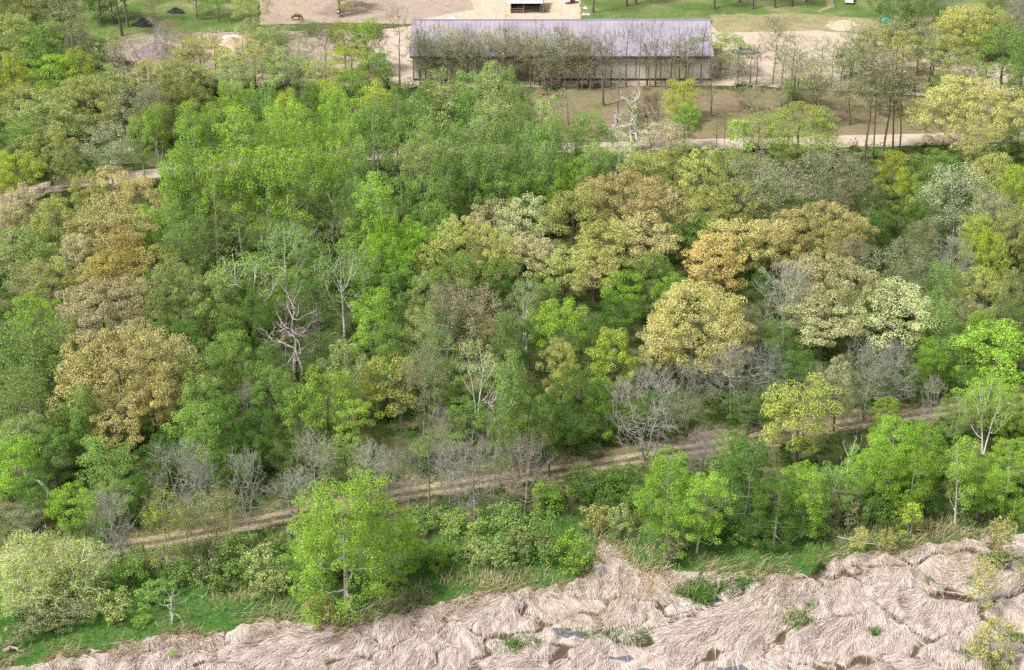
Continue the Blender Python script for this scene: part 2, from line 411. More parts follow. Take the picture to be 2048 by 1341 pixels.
# near apron, beyond the bottom of the frame
apron = raw_mesh('ground', [(-4000, -200, -.8), (4000, -200, -.8), (4000, 235, -.8), (-4000, 235, -.8)], [(0, 1, 2, 3)])
tag(obj('ground', apron, M['marsh']), kind='structure')
t = NT('marsh_water')
M['water'] = t.principled((.10, .105, .125), .08, t.noise(2.5, 3, .6, t.pos()), .02, .15, spec=.6)
for k, (x, y, rx, ry) in enumerate(POOLW):
    n = 28; v = [(x, y, -.42 - .006 * k)] + [(x + 1.7 * rx * math.cos(i * 2 * math.pi / n), y + 1.7 * ry * math.sin(i * 2 * math.pi / n), -.42 - .006 * k) for i in range(n)]
    tag(obj('water', raw_mesh('water', v, None, [(0, 1 + i, 1 + (i + 1) % n) for i in range(n)]), M['water']), kind='structure')

# ---- reed strands
def strands(rng, P, ang, L, w, lift, z0, curve=.5, upright=0.0, nseg=4, up_jit=.2):
    """curved flat blades; ang heading, L length, w width, lift arch height, upright 0 lying .. 1 standing"""
    n = len(P); s = np.linspace(0, 1, nseg + 1)
    bend = rng.normal(0, curve, n)
    A = ang[:, None] + bend[:, None] * s[None, :]
    el = upright[:, None] * (1 - .55 * s[None, :] ** 1.5) if isinstance(upright, np.ndarray) else np.full((n, nseg + 1), upright)
    st = (L / nseg)[:, None]
    dx = np.cos(A) * np.cos(el) * st; dy = np.sin(A) * np.cos(el) * st; dz = np.sin(el) * st
    X = P[:, 0, None] + np.concatenate([np.zeros((n, 1)), np.cumsum(dx[:, :-1], 1)], 1)
    Y = P[:, 1, None] + np.concatenate([np.zeros((n, 1)), np.cumsum(dy[:, :-1], 1)], 1)
    Z = z0[:, None] + np.concatenate([np.zeros((n, 1)), np.cumsum(dz[:, :-1], 1)], 1) + lift[:, None] * np.sin(s * math.pi)[None, :]
    wid = w[:, None] * (1 - .75 * s[None, :])
    roll = rng.uniform(-.9, .9, n)[:, None]
    SX, SY, SZ = -np.sin(A) * np.cos(roll), np.cos(A) * np.cos(roll), np.sin(roll) + 0 * A
    v0 = np.stack([X + SX * wid, Y + SY * wid, Z + SZ * wid], -1); v1 = np.stack([X - SX * wid, Y - SY * wid, Z - SZ * wid], -1)
    return np.stack([v0, v1], 2), nseg      # n, nseg+1, 2, 3
def strand_mesh(name, parts):
    V = []; Q = []; off = 0
    for S, nseg in parts:
        n = len(S); V.append(S.reshape(-1, 3))
        base = (np.arange(n) * (nseg + 1) * 2)[:, None] + (np.arange(nseg) * 2)[None, :]
        Q.append((np.stack([base, base + 1, base + 3, base + 2], -1).reshape(-1, 4)) + off); off += n * (nseg + 1) * 2
    return raw_mesh(name, np.concatenate(V), np.concatenate(Q))
def strand_mat(name, c0, c1, c2, nz_scale=.3, transl=.15):
    t = NT(name); g = t.n("NewGeometry")
    c = t.ramp(g.outputs['Random Per Island'], [(0, c0), (.55, c1), (1, c2)])
    a = t.noise(nz_scale, 3, .6, g.outputs['Position'])
    c = t.mix(1.0, c, t.ramp(a, [(.3, (.82, .78, .74)), (.7, (1.12, 1.1, 1.08))]), 'MULTIPLY')
    d = t.n("BsdfDiffuse"); t.l(c, d.inputs[0]); tr = t.n("BsdfTranslucent"); t.l(c, tr.inputs[0])
    mx = t.n("MixShader"); mx.inputs[0].default_value = transl; t.l(d.outputs[0], mx.inputs[1]); t.l(tr.outputs[0], mx.inputs[2]); t.l(mx.outputs[0], t.out.inputs[0])
    return t.m
M['reed'] = strand_mat('fallen_reed', (.33, .27, .235), (.53, .455, .415), (.63, .56, .52))
M['dry_stalk'] = strand_mat('dry_stalk', (.30, .24, .13), (.48, .39, .25), (.62, .53, .38))
M['blade'] = strand_mat('green_blade', (.045, .14, .024), (.09, .225, .038), (.17, .26, .07), .25, .3)
# lying reeds
n = 330000
P = np.stack([rngm.uniform(-84, 84, n), rngm.uniform(113, 204, n)], 1)
px, py = to_px(P[:, 0], P[:, 1])
keep = in_poly(px, py, MARSH) & (px > -120) & (px < 2170) & (py < 1420)
P = P[keep]; hh, ee, po, ci, dd = marsh_h(P[:, 0], P[:, 1], True)
k2 = (po < .2) & (ee > .2) ; P = P[k2]; hh = hh[k2]; ee = ee[k2]; ci = ci[k2]
n = len(P)
px, py = to_px(P[:, 0], P[:, 1]); ed = np.interp(px, mt[:, 0], mt[:, 1])
nr = np.clip((py - ed) / 14, 0, 1); hh = hh * nr
# flow: the cell's fall direction, fanning out from the middle of the cell, wavering on the metre scale
cx, cy = cells[ci, 0], cells[ci, 1]
fan = np.arctan2(P[:, 1] - cy, P[:, 0] - cx)
tuft = np.array([mnoise.noise(Vector((x * .75, y * .75, 3.1))) for x, y in P])
fine = np.array([mnoise.noise(Vector((x * 2.4, y * 2.4, 9.1))) for x, y in P])
a0 = cang[ci]
dirv = np.stack([np.cos(a0) * 1.3 + .55 * np.cos(fan), np.sin(a0) * 1.3 + .55 * np.sin(fan)], 1)
ang = np.arctan2(dirv[:, 1], dirv[:, 0]) + tuft * .9 + fine * .35 + rngm.normal(0, .10, n)
L = rngm.uniform(.8, 2.2, n); w = rngm.uniform(.014, .038, n)
S, ns = strands(rngm, P, ang, L, w, rngm.uniform(.0, .12, n) + .10 * np.clip(fine, -.3, 1), hh + .02 + .10 * np.clip(tuft, -.4, .6) + rngm.uniform(0, .08, n), .35, 0.0, 4)
# drape: blades follow the relief under them
sx = S[..., 0].mean(2).ravel(); sy = S[..., 1].mean(2).ravel()
tipP = S[:, -1].mean(1)
ht, te, tp_, _c, _d = marsh_h(tipP[:, 0], tipP[:, 1], True); ok_tip = ((te > .2) & (tp_ < .2)) | (rngm.random(n) < .05)
tpx, tpy = to_px(tipP[:, 0], tipP[:, 1]); ht = ht * np.clip((tpy - np.interp(tpx, mt[:, 0], mt[:, 1])) / 14, 0, 1)
ht = np.maximum(ht, hh - .4)
S[..., 2] += ((ht - hh)[:, None] * np.linspace(0, 1, ns + 1)[None, :] ** 1.3)[:, :, None]
o = obj('fallen_reeds', strand_mesh('fallen_reeds', [(S[ok_tip], ns)]), M['reed'])
tag(o, 'pale pinkish mats of flattened dead reeds covering the marsh', 'reeds', kind='stuff')
# standing dry stalks along the marsh edge and through the meadow
n = 21000
u = rngm.uniform(-100, 2200, n)
off = np.abs(rngm.normal(0, 1, n)) * 20 * np.where(rngm.random(n) < .5, 1, -1) + rngm.normal(0, 3, n)
clump = np.array([mnoise.noise(Vector((x * .012, 0, 4.0 + o_ * .02))) for x, o_ in zip(u, off)])
kk = clump > -.12; u, off = u[kk], off[kk]
v = np.interp(u, mt[:, 0], mt[:, 1]) + off
PP = np.array([at(a, b) for a, b in zip(u, v)])[:, :2]; n = len(PP)
S1, ns1 = strands(rngm, PP, rngm.normal(-1.2, .9, n), rngm.uniform(.6, 1.9, n), rngm.uniform(.015, .035, n), np.zeros(n), np.zeros(n) - .05, .4, rngm.uniform(.25, 1.35, n), 3)
# a patch of stalks standing in the marsh, centre and right
def patch(n, cx, cy, sx, sy, lo=.4, hi=1.4, l0=.6, l1=1.6):
    q = np.array([at(a, b) for a, b in zip(rngm.normal(cx, sx, n), rngm.normal(cy, sy, n))])[:, :2]
    return strands(rngm, q, rngm.uniform(-3, 3, n), rngm.uniform(l0, l1, n), rngm.uniform(.015, .035, n), np.zeros(n), np.zeros(n) - .1, .4, rngm.uniform(lo, hi, n), 3)
stk = [(S1, ns1)] + [patch(*a) for a in ((900, 1240, 1110, 60, 25), (900, 1300, 1180, 50, 16), (700, 1700, 1075, 70, 14), (700, 1860, 1060, 50, 10), (600, 980, 1160, 60, 10), (500, 1180, 1245, 60, 12), (400, 1560, 1230, 50, 25), (400, 1930, 1150, 50, 12), (500, 1930, 1040, 70, 10), (300, 780, 1190, 50, 12), (400, 480, 1190, 60, 14))]
o = obj('dry_stalks', strand_mesh('dry_stalks', stk), M['dry_stalk'])
tag(o, 'straw coloured dead stalks standing along the marsh edge', 'dry stalks', kind='stuff')
# green grass blades in the meadow
n = 190000
P = np.stack([rngm.uniform(-80, 80, n), rngm.uniform(140, 215, n)], 1)
px, py = to_px(P[:, 0], P[:, 1]); ed = np.interp(px, mt[:, 0], mt[:, 1])
kk = ((in_poly(px, py, MEADOW) & ~in_poly(px, py, MARSH))) & (px > -100) & (px < 2150)
P = P[kk]; n = len(P)
S2, ns2 = strands(rngm, P, rngm.uniform(-3.14, 3.14, n), rngm.uniform(.2, .7, n), rngm.uniform(.02, .05, n), np.zeros(n), np.zeros(n), .5, rngm.uniform(.4, 1.3, n), 2)
# green tufts pushing through the reeds
def gpatch(n, cx, cy, sx, sy):
    q = np.array([at(a, b) for a, b in zip(rngm.normal(cx, sx, n), rngm.normal(cy, sy, n))])[:, :2]
    return strands(rngm, q, rngm.uniform(-3, 3, n), rngm.uniform(.4, 1.1, n), rngm.uniform(.03, .07, n), np.zeros(n), np.full(n, -.15), .5, rngm.uniform(.5, 1.3, n), 2)
def trackside(n, off, sp, l0, l1):
    i_ = rngm.uniform(0, len(C2) - 1.001, n); a_ = i_.astype(int); f_ = (i_ - a_)[:, None]; q = C2[a_] * (1 - f_) + C2[a_ + 1] * f_
    q = q + np.stack([rngm.normal(0, .1, n), off + rngm.normal(0, sp, n)], 1)
    return strands(rngm, q, rngm.uniform(-3, 3, n), rngm.uniform(l0, l1, n), rngm.uniform(.02, .05, n), np.zeros(n), np.zeros(n), .5, rngm.uniform(.4, 1.3, n), 2)
gr = [(S2, ns2), trackside(6000, 0, .25, .12, .35), trackside(9000, -1.9, .5, .15, .5), trackside(6000, 2.2, .6, .15, .5)] + [gpatch(*a) for a in ((1400, 1385, 1192, 20, 10), (700, 1420, 1175, 30, 8), (500, 1480, 1165, 26, 6), (500, 1935, 1315, 12, 8), (400, 2000, 1325, 18, 8), (300, 1935, 1165, 8, 5), (160, 1190, 1268, 40, 8), (400, 1040, 1290, 30, 10), (300, 1260, 1275, 25, 8), (300, 1745, 1268, 6, 3), (500, 1600, 1230, 20, 20), (300, 1995, 1118, 12, 5), (250, 2020, 1280, 16, 6))]
o = obj('meadow_grass', strand_mesh('meadow_grass', gr), M['blade'])
tag(o, 'short green grass between the trees and the marsh', 'grass', kind='stuff')

# ------------------------------------------------------------------ trees: prototypes
# every prototype stands at the origin with its real height; copies are stretched to the size of the tree in the photo
def profile(shape, t):
    """crown radius (0..1) at crown height t (0 bottom .. 1 top)"""
    t = np.asarray(t, float)
    if shape == 'dome': return np.sqrt(np.clip(1 - (np.clip(t - .35, 0, 1) / .68) ** 2.2, 0, 1)) * np.where(t < .35, .72 + .28 * t / .35, 1)
    if shape == 'egg':  return np.sqrt(np.clip(1 - ((t - .42) / .6) ** 2, 0, 1)) ** .9
    if shape == 'fan':  return np.clip(np.where(t < .6, .35 + .65 * (t / .6) ** .8, np.sqrt(np.clip(1 - ((t - .6) / .43) ** 2, 0, 1))), 0, 1)
    if shape == 'cone': return np.clip(np.where(t < .28, .75 + .25 * t / .28, 1 - ((t - .28) / .74) ** 1.25 * .96), .02, 1)
    if shape == 'ovate': return np.clip(np.where(t < .35, .78 + .22 * t / .35, np.sqrt(np.clip(1 - ((t - .35) / .68) ** 1.7, 0, 1))), .05, 1)
    if shape == 'col':  return np.clip(np.sqrt(np.clip(1 - ((t - .5) / .54) ** 2, 0, 1)) ** .7, .1, 1)
    return np.ones_like(t)

def make_clumps(rng, H, cb, Rr, shape, n, dmin, shell=.5, gap=0.0):
    ph = rng.uniform(0, 6.28, 6); pts = []; tries = 0
    while len(pts) < n and tries < n * 60:
        tries += 1
        t = rng.uniform(.02, .97) if rng.random() < .6 else rng.uniform(.45, .97)
        a = rng.uniform(0, 6.283)
        lob = 1 + .20 * math.sin(2 * a + ph[0] + 2.5 * t) + .16 * math.sin(3 * a + ph[1] - 4 * t) + .10 * math.sin(5 * a + ph[2])
        if gap and math.sin(3 * a + ph[3] + 5 * t) + math.sin(7 * t + ph[4] + a) > 2 - gap: continue
        r = float(profile(shape, t)) * Rr * lob * (rng.uniform(shell ** 2, 1) ** .5)
        p = np.array([r * math.cos(a), r * math.sin(a), H * (cb + (1 - cb) * t)])
        if all(np.dot(p - q, p - q) > dmin ** 2 for q in pts): pts.append(p)
    return np.array(pts)

def curve(a, b, m, rng, sag=.12, wob=.06):
    a = np.asarray(a); b = np.asarray(b); s = np.linspace(0, 1, m)[:, None]; L = np.linalg.norm(b - a)
    p = a + (b - a) * s
    p[:, 2] += (np.sin(s[:, 0] * math.pi)) * (-sag * L)      # limbs leave sideways, then turn up
    w = rng.normal(0, wob * L / 2, (m, 3)); w[0] = 0; w[-1] = 0
    return p + w

def proto(name, seed, H, Rr, cb, shape, nclump, dmin, rc, leaves, leaf, bark='bark', leafmat='leaf', nlimb=7, r0=.19, shell=.5, gap=0.0, twigs=0,
          stems=1, squash=.72, sag=.12, thick=1.0, nb=.9, droop=0.0, surf=.35, wob=.06, up=.25):
    rng = np.random.default_rng(seed)
    cl = make_clumps(rng, H, cb, Rr, shape, nclump, dmin, shell, gap)
    T = Tubes(); nodes = []      # nodes: (point, radius) one can branch from
    for st in range(stems):
        lean = rng.normal(0, .035 * H, 2) if stems == 1 else np.array([math.cos(st * 6.28 / stems + seed), math.sin(st * 6.28 / stems + seed)]) * Rr * .38
        zt = H * (.86 if shape != 'dome' else .66)
        m = 9; s = np.linspace(0, 1, m)
        P = np.stack([lean[0] * s ** 1.2 + rng.normal(0, .008 * H, m) * s, lean[1] * s ** 1.2 + rng.normal(0, .008 * H, m) * s, zt * s - .15], 1)
        if stems > 1: P[:, :2] += lean / np.linalg.norm(lean) * .12
        rr = r0 * (1 - .8 * s) * (1 if stems == 1 else .7); rr[0] *= 1.35
        T.add(P, rr, 7)
        for i in range(2, m):
            for k in (0, .5):
                j = min(i, m - 1); q = P[j - 1] * k + P[j] * (1 - k); nodes.append((q, rr[j]))
    # limbs to spread-out clumps
    idx = [int(rng.integers(len(cl)))]
    while len(idx) < min(nlimb, len(cl)):
        dd = np.min([np.linalg.norm(cl - cl[i], axis=1) for i in idx], axis=0); idx.append(int(np.argmax(dd)))
    def connect(p, frac, lo, k=4, mm=5):
        best = None; bd = 1e9
        for q, r in nodes:
            v = p - q; hd = math.hypot(v[0], v[1]); c = np.linalg.norm(v) + 2.5 * max(0.0, up * hd - v[2]) + (0 if r > lo else 1.5)
            if c < bd: bd = c; best = (q, r)
        q, r = best
        e = q + (p - q) * .97
        P = curve(q, e, mm, rng, sag if p[2] > q[2] else 0, wob)
        ra = max(lo, r * frac); rr = np.linspace(ra, lo * .6, mm)
        T.add(P, rr, k)
        for i in range(1, mm): nodes.append((P[i], rr[i]))
    order = sorted(idx, key=lambda i: cl[i][2])
    for i in order: connect(cl[i], .55, .035 * thick, 5, 7)
    rest = [i for i in range(len(cl)) if i not in idx]; rest.sort(key=lambda i: -np.linalg.norm(cl[i][:2]) * 0 + cl[i][2])
    for i in rest: connect(cl[i], .5, .022 * thick, 3, 5)
    # twigs
    TW = Tubes() if twigs else None
    if twigs:
        ctr = np.array([0, 0, H * (cb + .3 * (1 - cb))])
        for c in cl:
            out = c - ctr; out /= np.linalg.norm(out) + 1e-9
            for k in range(twigs):
                d = out * .7 + rng.normal(0, .6, 3) + np.array([0, 0, .35 - droop]); d /= np.linalg.norm(d)
                L = rc * rng.uniform(.8, 1.9); st = c + rng.normal(0, .15, 3) - d * .25 * L
                mid = st + d * L * .55 + rng.normal(0, .07 * L, 3)
                e = mid + (d + rng.normal(0, .35, 3) - np.array([0, 0, droop])) * L * .5
                TW.add([st, mid, e], np.array([.018, .013, .006]) * thick, 3)
                for h in range(2):
                    f = mid + (e - mid) * rng.uniform(0, .6); g = f + (d * .6 + rng.normal(0, .6, 3)) * L * .35
                    TW.add([f, g], np.array([.010, .005]) * thick, 3)
    if twigs:
        T.v += TW.v; T.q += [q + T.n for q in TW.q]; T.n += TW.n
    parts = {'trunk': (T.mesh(name + '_trunk'), bark)}
    if leaves:
        C = []; N = []
        ctr = np.array([0, 0, H * (cb + .35 * (1 - cb))])
        for c in cl:
            n = int(leaves * rng.uniform(.7, 1.3)); d = rng.normal(0, 1, (n, 3)); d /= np.linalg.norm(d, axis=1, keepdims=True)
            keep = (d[:, 2] > -.35) | (rng.random(n) < .35); d = d[keep]; n = len(d)
            rad = rc * rng.uniform(.8, 1.25) * (rng.uniform(surf, 1.0, n) ** .6) * (1 + .25 * np.sin(d[:, 0] * 7 + c[0]) * np.sin(d[:, 1] * 7 + c[1]))
            q = c + d * rad[:, None] * np.array([1, 1, squash]); q[:, 2] -= droop * rng.random(n) * rc * 2
            C.append(q); N.append(d + np.array([0, 0, .5]))
        C = np.concatenate(C); N = np.concatenate(N)
        V, Q = leaf_quads(rng, C, leaf, N, nb=nb)
        parts['crown'] = (raw_mesh(name + '_crown', V, Q), leafmat)
    for me, mt in parts.values(): me.materials.append(M[mt])
    return dict(parts=parts, H=H, R=Rr)

PR = {}
def reg(kind, n, **kw):
    PR[kind] = [proto(kind, 100 * i + sum(map(ord, kind)), **{k: (v[i % len(v)] if isinstance(v, list) else v) for k, v in kw.items()}) for i in range(n)]
reg('asp', 5, H=15, Rr=[3.0, 2.7, 3.3, 2.9, 2.8], cb=[.34, .30, .34, .40, .28], shape=['egg', 'ovate', 'fan', 'egg', 'ovate'], nclump=52, dmin=.95, rc=.75, leaves=260, leaf=.15, bark='pale_bark', nlimb=6, r0=.19, shell=.35, gap=.4, squash=1.15, thick=1.3, twigs=1, surf=.5, sag=.16, wob=.03, up=1.3)
reg('birch', 3, H=14, Rr=4.0, cb=[.34, .30, .36], shape='fan', nclump=56, dmin=1.0, rc=.85, leaves=150, leaf=.15, bark='pale_bark', nlimb=8, r0=.22, shell=.35, gap=.7, squash=.9, thick=1.35, twigs=1, stems=[1, 2, 1], sag=.14, wob=.03, surf=.5, up=1.3)
reg('oak', 6, H=12, Rr=4.8, cb=[.22, .3, .18, .25, .2, .26], shape=['dome', 'egg', 'dome', 'fan', 'dome', 'ovate'], nclump=[60, 52, 66, 56, 48, 58], dmin=1.25, rc=[.82, .95, .75, .88, .92, .8], leaves=[340, 380, 300, 330, 360, 320], leaf=.165, leafmat='catkin', nlimb=8, r0=.30, shell=.5, gap=[.3, .4, .25, .45, .35, .2], squash=[.75, .65, .85, .7, .6, .8], thick=1.4, surf=.7, twigs=2)
reg('oakb', 4, H=12.5, Rr=8, cb=.22, shape=['dome', 'dome', 'fan', 'egg'], nclump=[150, 165, 140, 130], dmin=1.4, rc=[.95, .88, .92, 1.0], leaves=[400, 370, 390, 420], leaf=.165, leafmat='catkin', nlimb=12, r0=.42, shell=.55, gap=[.35, .25, .45, .4], squash=[.7, .8, .65, .6], thick=1.6, surf=.7, twigs=2)
reg('rnd', 6, H=12, Rr=4.0, cb=[.16, .12, .2, .15, .1, .2], shape=['egg', 'dome', 'egg', 'ovate', 'fan', 'col'], nclump=[52, 46, 58, 50, 44, 54], dmin=1.1, rc=[.85, .95, .75, .85, .9, .8], leaves=[380, 420, 340, 380, 410, 350], leaf=.152, nlimb=7, r0=.2, shell=.4, gap=[.4, .7, .3, .6, .5, .4], squash=[.8, .65, .9, .75, .7, 1.0], surf=.6)
reg('fin', 3, H=12, Rr=4.5, cb=.12, shape=['egg', 'dome', 'fan'], nclump=120, dmin=.7, rc=.85, leaves=105, leaf=.165, nlimb=8, r0=.2, shell=.35, gap=.4, squash=.9, surf=.15, twigs=2, nb=1.3)
reg('spa', 4, H=14, Rr=4.0, cb=[.28, .22, .3, .25], shape=['fan', 'egg', 'fan', 'egg'], nclump=80, dmin=.75, rc=.95, leaves=80, leaf=.17, nlimb=9, r0=.17, shell=.2, gap=.3, squash=1, surf=.05, twigs=4, thick=1.0)
reg('bare', 4, H=11, Rr=4.0, cb=[.22, .18, .25, .2], shape=['fan', 'dome', 'egg', 'dome'], nclump=85, dmin=.75, rc=1.1, leaves=4, leaf=.16, nlimb=10, r0=.17, shell=.2, gap=.5, twigs=5, thick=1.35, stems=[1, 2, 1, 2], surf=.1)
reg('line', 4, H=16, Rr=3.2, cb=[.30, .4, .26, .34], shape=['fan', 'egg', 'fan', 'fan'], nclump=40, dmin=.85, rc=1.0, leaves=6, leaf=.15, nlimb=7, r0=.21, shell=.15, twigs=2, thick=1.6, surf=.1, sag=.22, stems=[1, 1, 2, 1])
reg('thin', 4, H=14, Rr=4.0, cb=[.28, .22, .3, .25], shape=['fan', 'egg', 'fan', 'egg'], nclump=70, dmin=.75, rc=.95, leaves=36, leaf=.16, nlimb=9, r0=.2, shell=.15, gap=.4, squash=1, surf=.05, twigs=3, thick=1.4)
reg('pole', 2, H=17, Rr=3.0, cb=.5, shape=['egg', 'fan'], nclump=70, dmin=.65, rc=.9, leaves=42, leaf=.17, nlimb=8, r0=.2, shell=.15, twigs=3, thick=.9, surf=.05)
reg('con', 4, H=15, Rr=4.2, cb=[.09, .16, .08, .2], shape=['ovate', 'col', 'ovate', 'egg'], nclump=[95, 85, 105, 80], dmin=1.05, rc=[.8, .9, .75, .85], leaves=[300, 310, 280, 310], leaf=.155, bark='bark', nlimb=10, r0=.22, shell=.4, gap=[.6, .8, .4, .7], squash=.8, surf=.55, thick=.9)
reg('conb', 1, H=16, Rr=6.8, cb=.06, shape='ovate', nclump=215, dmin=1.1, rc=.82, leaves=300, leaf=.15, bark='pale_bark', nlimb=18, r0=.34, shell=.35, gap=.8, squash=.8, surf=.55, thick=1.0)
reg('wil', 2, H=9, Rr=4.6, cb=.06, shape='dome', nclump=120, dmin=.7, rc=.85, leaves=110, leaf=.165, bark='pale_bark', nlimb=16, r0=.2, shell=.35, squash=1, surf=.05, twigs=2, thick=1.7, stems=3, droop=.25)
reg('shr', 5, H=3.2, Rr=2.3, cb=0.0, shape=['dome', 'egg', 'dome', 'fan', 'dome'], nclump=50, dmin=.4, rc=[.45, .38, .5, .42, .4], leaves=80, leaf=.15, nlimb=6, r0=.05, shell=.3, gap=[.3, .7, .2, .6, .5], stems=3, twigs=2, thick=.6, squash=.95)
reg('sml', 3, H=5, Rr=1.7, cb=.1, shape=['egg', 'col', 'fan'], nclump=42, dmin=.38, rc=.5, leaves=70, leaf=.16, nlimb=6, r0=.06, shell=.25, thick=.6, squash=.95)

# the dead snag: crooked heavy limbs without twigs
def snag(seed, H, Rr, n=16, th=1.0, bark='pale_bark', r0=.34, fine=5):
    rng = np.random.default_rng(seed); T = Tubes()
    m = 8; s = np.linspace(0, 1, m)
    P = np.stack([rng.normal(0, .25, m) * s + .3 * s, rng.normal(0, .25, m) * s, H * .9 * s - .15], 1); rr = r0 * (1 - .85 * s)
    T.add(P, rr, 7)
    def grow(p, d, L, r, lvl):
        mm = 6; pts = [p]; dd = d.copy()
        for i in range(mm):
            dd = dd + rng.normal(0, .28, 3) + np.array([0, 0, .10]); dd /= np.linalg.norm(dd); pts.append(pts[-1] + dd * L / mm)
        T.add(pts, np.linspace(r, r * .3, mm + 1), 5 if lvl == 0 else 3)
        if lvl < 2:
            for k in range(fine - lvl):
                j = rng.integers(2, mm + 1); a = dd + rng.normal(0, .8, 3); a /= np.linalg.norm(a)
                grow(pts[j], a, L * rng.uniform(.3, .6), r * .45, lvl + 1)
    for k in range(n):
        j = 2 + int(k * (m - 3) / n) + (k % 2); q = P[min(j, m - 1)]; a = k * 2.4 + rng.normal(0, .3)
        f = 1 - .45 * j / m
        d = np.array([math.cos(a), math.sin(a), rng.uniform(-.25, .7)]); d /= np.linalg.norm(d)
        grow(q, d, Rr * f * rng.uniform(1.0, 1.5), r0 * .42 * f * th, 0)
    me = T.mesh('snag_trunk'); me.materials.append(M[bark])
    return dict(parts={'trunk': (me, bark)}, H=H, R=Rr)
PR['snag'] = [snag(5, 11, 4.2, 20), snag(11, 6, 1.8, 9, .8, r0=.16, fine=4)]

# ------------------------------------------------------------------ undergrowth filling the forest floor
CLEAR = [[(150, -60), (2150, -260), (2150, 180), (1840, 190), (1500, 172), (745, 176), (600, 172), (330, 150), (215, 110), (165, 70)],
         ROAD_UP + ROAD_DN, [(1120, 176), (1850, 198), (2200, 215), (2200, 264), (1850, 270), (1480, 276), (1120, 285)], MARSH]
def py_ok(x, y):
    a, b = to_px(x, y); return float(b) > 880 - .0 * float(a)
def underbrush():
    rng = np.random.default_rng(3); C = []; N = []; S = []
    n = 21000
    X = rng.uniform(-130, 130, n); Y = rng.uniform(150, 520, n)
    px, py = to_px(X, Y)
    ok = (px > -160) & (px < 2210) & (py < 1190) & (py > -120)
    for c in CLEAR: ok &= ~in_poly(px, py, c)
    # keep the two-track and the meadow open
    c2 = np.array(TRK); ty = np.interp(px, c2[:, 0], c2[:, 1])
    ok &= ~((py > ty - 26) & (py < ty + 24))
    ok &= ~(in_poly(px, py, MEADOW) & (rng.random(n) < .93))
    X, Y = X[ok], Y[ok]
    for x, y in zip(X, Y):
        nz = mnoise.noise(Vector((x * .06, y * .06, 0)))
        h = rng.uniform(.3, 1.2) * (1 + .8 * nz) * (1 if rng.random() < .7 or py_ok(x, y) else 3.0); r = rng.uniform(.6, 1.6); k = int((26 + 26 * rng.random()) * (1 + .35 * h))
        d = rng.normal(0, 1, (k, 3)); d /= np.linalg.norm(d, axis=1, keepdims=True); d[:, 2] = abs(d[:, 2])
        C.append(np.array([x, y, .1]) + d * np.array([r, r, h]) * (rng.uniform(.3, 1, (k, 1)) ** .5)); N.append(d + np.array([0, 0, .6]))
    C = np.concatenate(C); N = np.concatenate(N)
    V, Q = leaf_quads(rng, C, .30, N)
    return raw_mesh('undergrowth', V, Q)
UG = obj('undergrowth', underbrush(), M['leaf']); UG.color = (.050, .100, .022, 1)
tag(UG, 'low green undergrowth covering the forest floor under the trees', 'undergrowth', kind='stuff')

# ------------------------------------------------------------------ the trees, one row each
# kind  x  y_of_top  crown_width   [b<base y> or h<height in m>]   colour     (photo pixels; the base is put on the ground where that height fits)
COLS = {  # leaf colour (linear), words
 'BG': ((.265, .435, .062), 'bright green'), 'VG': ((.220, .400, .048), 'vivid green'), 'MG': ((.200, .335, .078), 'mid green'),
 'DG': ((.100, .195, .040), 'deep green'), 'LG': ((.310, .400, .140), 'pale green'), 'YG': ((.350, .440, .065), 'yellow green'),
 'OL': ((.330, .360, .125), 'olive green'), 'GY': ((.275, .305, .165), 'grey green'), 'TN': ((.530, .460, .225), 'tan'),
 'OR': ((.540, .450, .160), 'orange gold'), 'PK': ((.560, .490, .320), 'pinkish tan'), 'CR': ((.510, .505, .285), 'cream'),
 'YL': ((.440, .475, .110), 'yellow'), 'GO': ((.540, .475, .200), 'golden'), 'OY': ((.450, .460, .150), 'golden olive'), 'SG': ((.400, .450, .270), 'silvery green'),
 'WL': ((.370, .470, .125), 'pale lime'), 'BR': ((.290, .260, .155), 'brownish'),
 'gr': ((.36, .36, .31), 'grey'), 'pk': ((.30, .27, .245), 'pinkish grey'), 'wh': ((.62, .61, .57), 'white'), 'dk': ((.11, .10, .08), 'dark brown'), 'li': ((.31, .305, .27), 'lilac grey')}
KW = {'asp': 'aspen', 'birch': 'white-limbed birch', 'oak': 'oak', 'rnd': 'broadleaf tree', 'fin': 'fine-leaved tree', 'spa': 'thin-leaved tree', 'bare': 'leafless tree', 'line': 'thinly budding tree',
      'pole': 'tall bare-stemmed tree', 'thin': 'half-leafed tree', 'con': 'cottonwood', 'wil': 'willow', 'shr': 'shrub', 'sml': 'sapling', 'snag': 'dead tree'}
NAME = {'asp': 'aspen_tree', 'birch': 'birch_tree', 'oak': 'oak_tree', 'rnd': 'broadleaf_tree', 'fin': 'broadleaf_tree', 'spa': 'thin_leaved_tree', 'bare': 'leafless_tree', 'line': 'budding_tree',
        'pole': 'tall_tree', 'thin': 'half_leafed_tree', 'con': 'cottonwood_tree', 'wil': 'willow_tree', 'shr': 'shrub', 'sml': 'sapling', 'snag': 'dead_tree'}
GROUPN = {'asp': 'aspens in the grove', 'birch': 'birches with white limbs', 'oak': 'oaks in flower', 'rnd': 'dense broadleaf trees', 'fin': 'fine-leaved trees', 'spa': 'thin-leaved trees', 'bare': 'leafless trees', 'line': 'budding trees along the yard',
          'pole': 'tall bare-stemmed trees', 'thin': 'half-leafed trees before the arena', 'con': 'cottonwoods beside the meadow', 'wil': 'willows', 'shr': 'shrubs', 'sml': 'saplings', 'snag': 'dead trees'}
DEFH = {'asp': 16.5, 'birch': 14, 'oak': 11.5, 'rnd': 11.5, 'fin': 12, 'spa': 13, 'bare': 11, 'line': 15, 'pole': 17, 'thin': 14, 'con': 13, 'wil': 8, 'shr': 2.8, 'sml': 4.5, 'snag': 9}
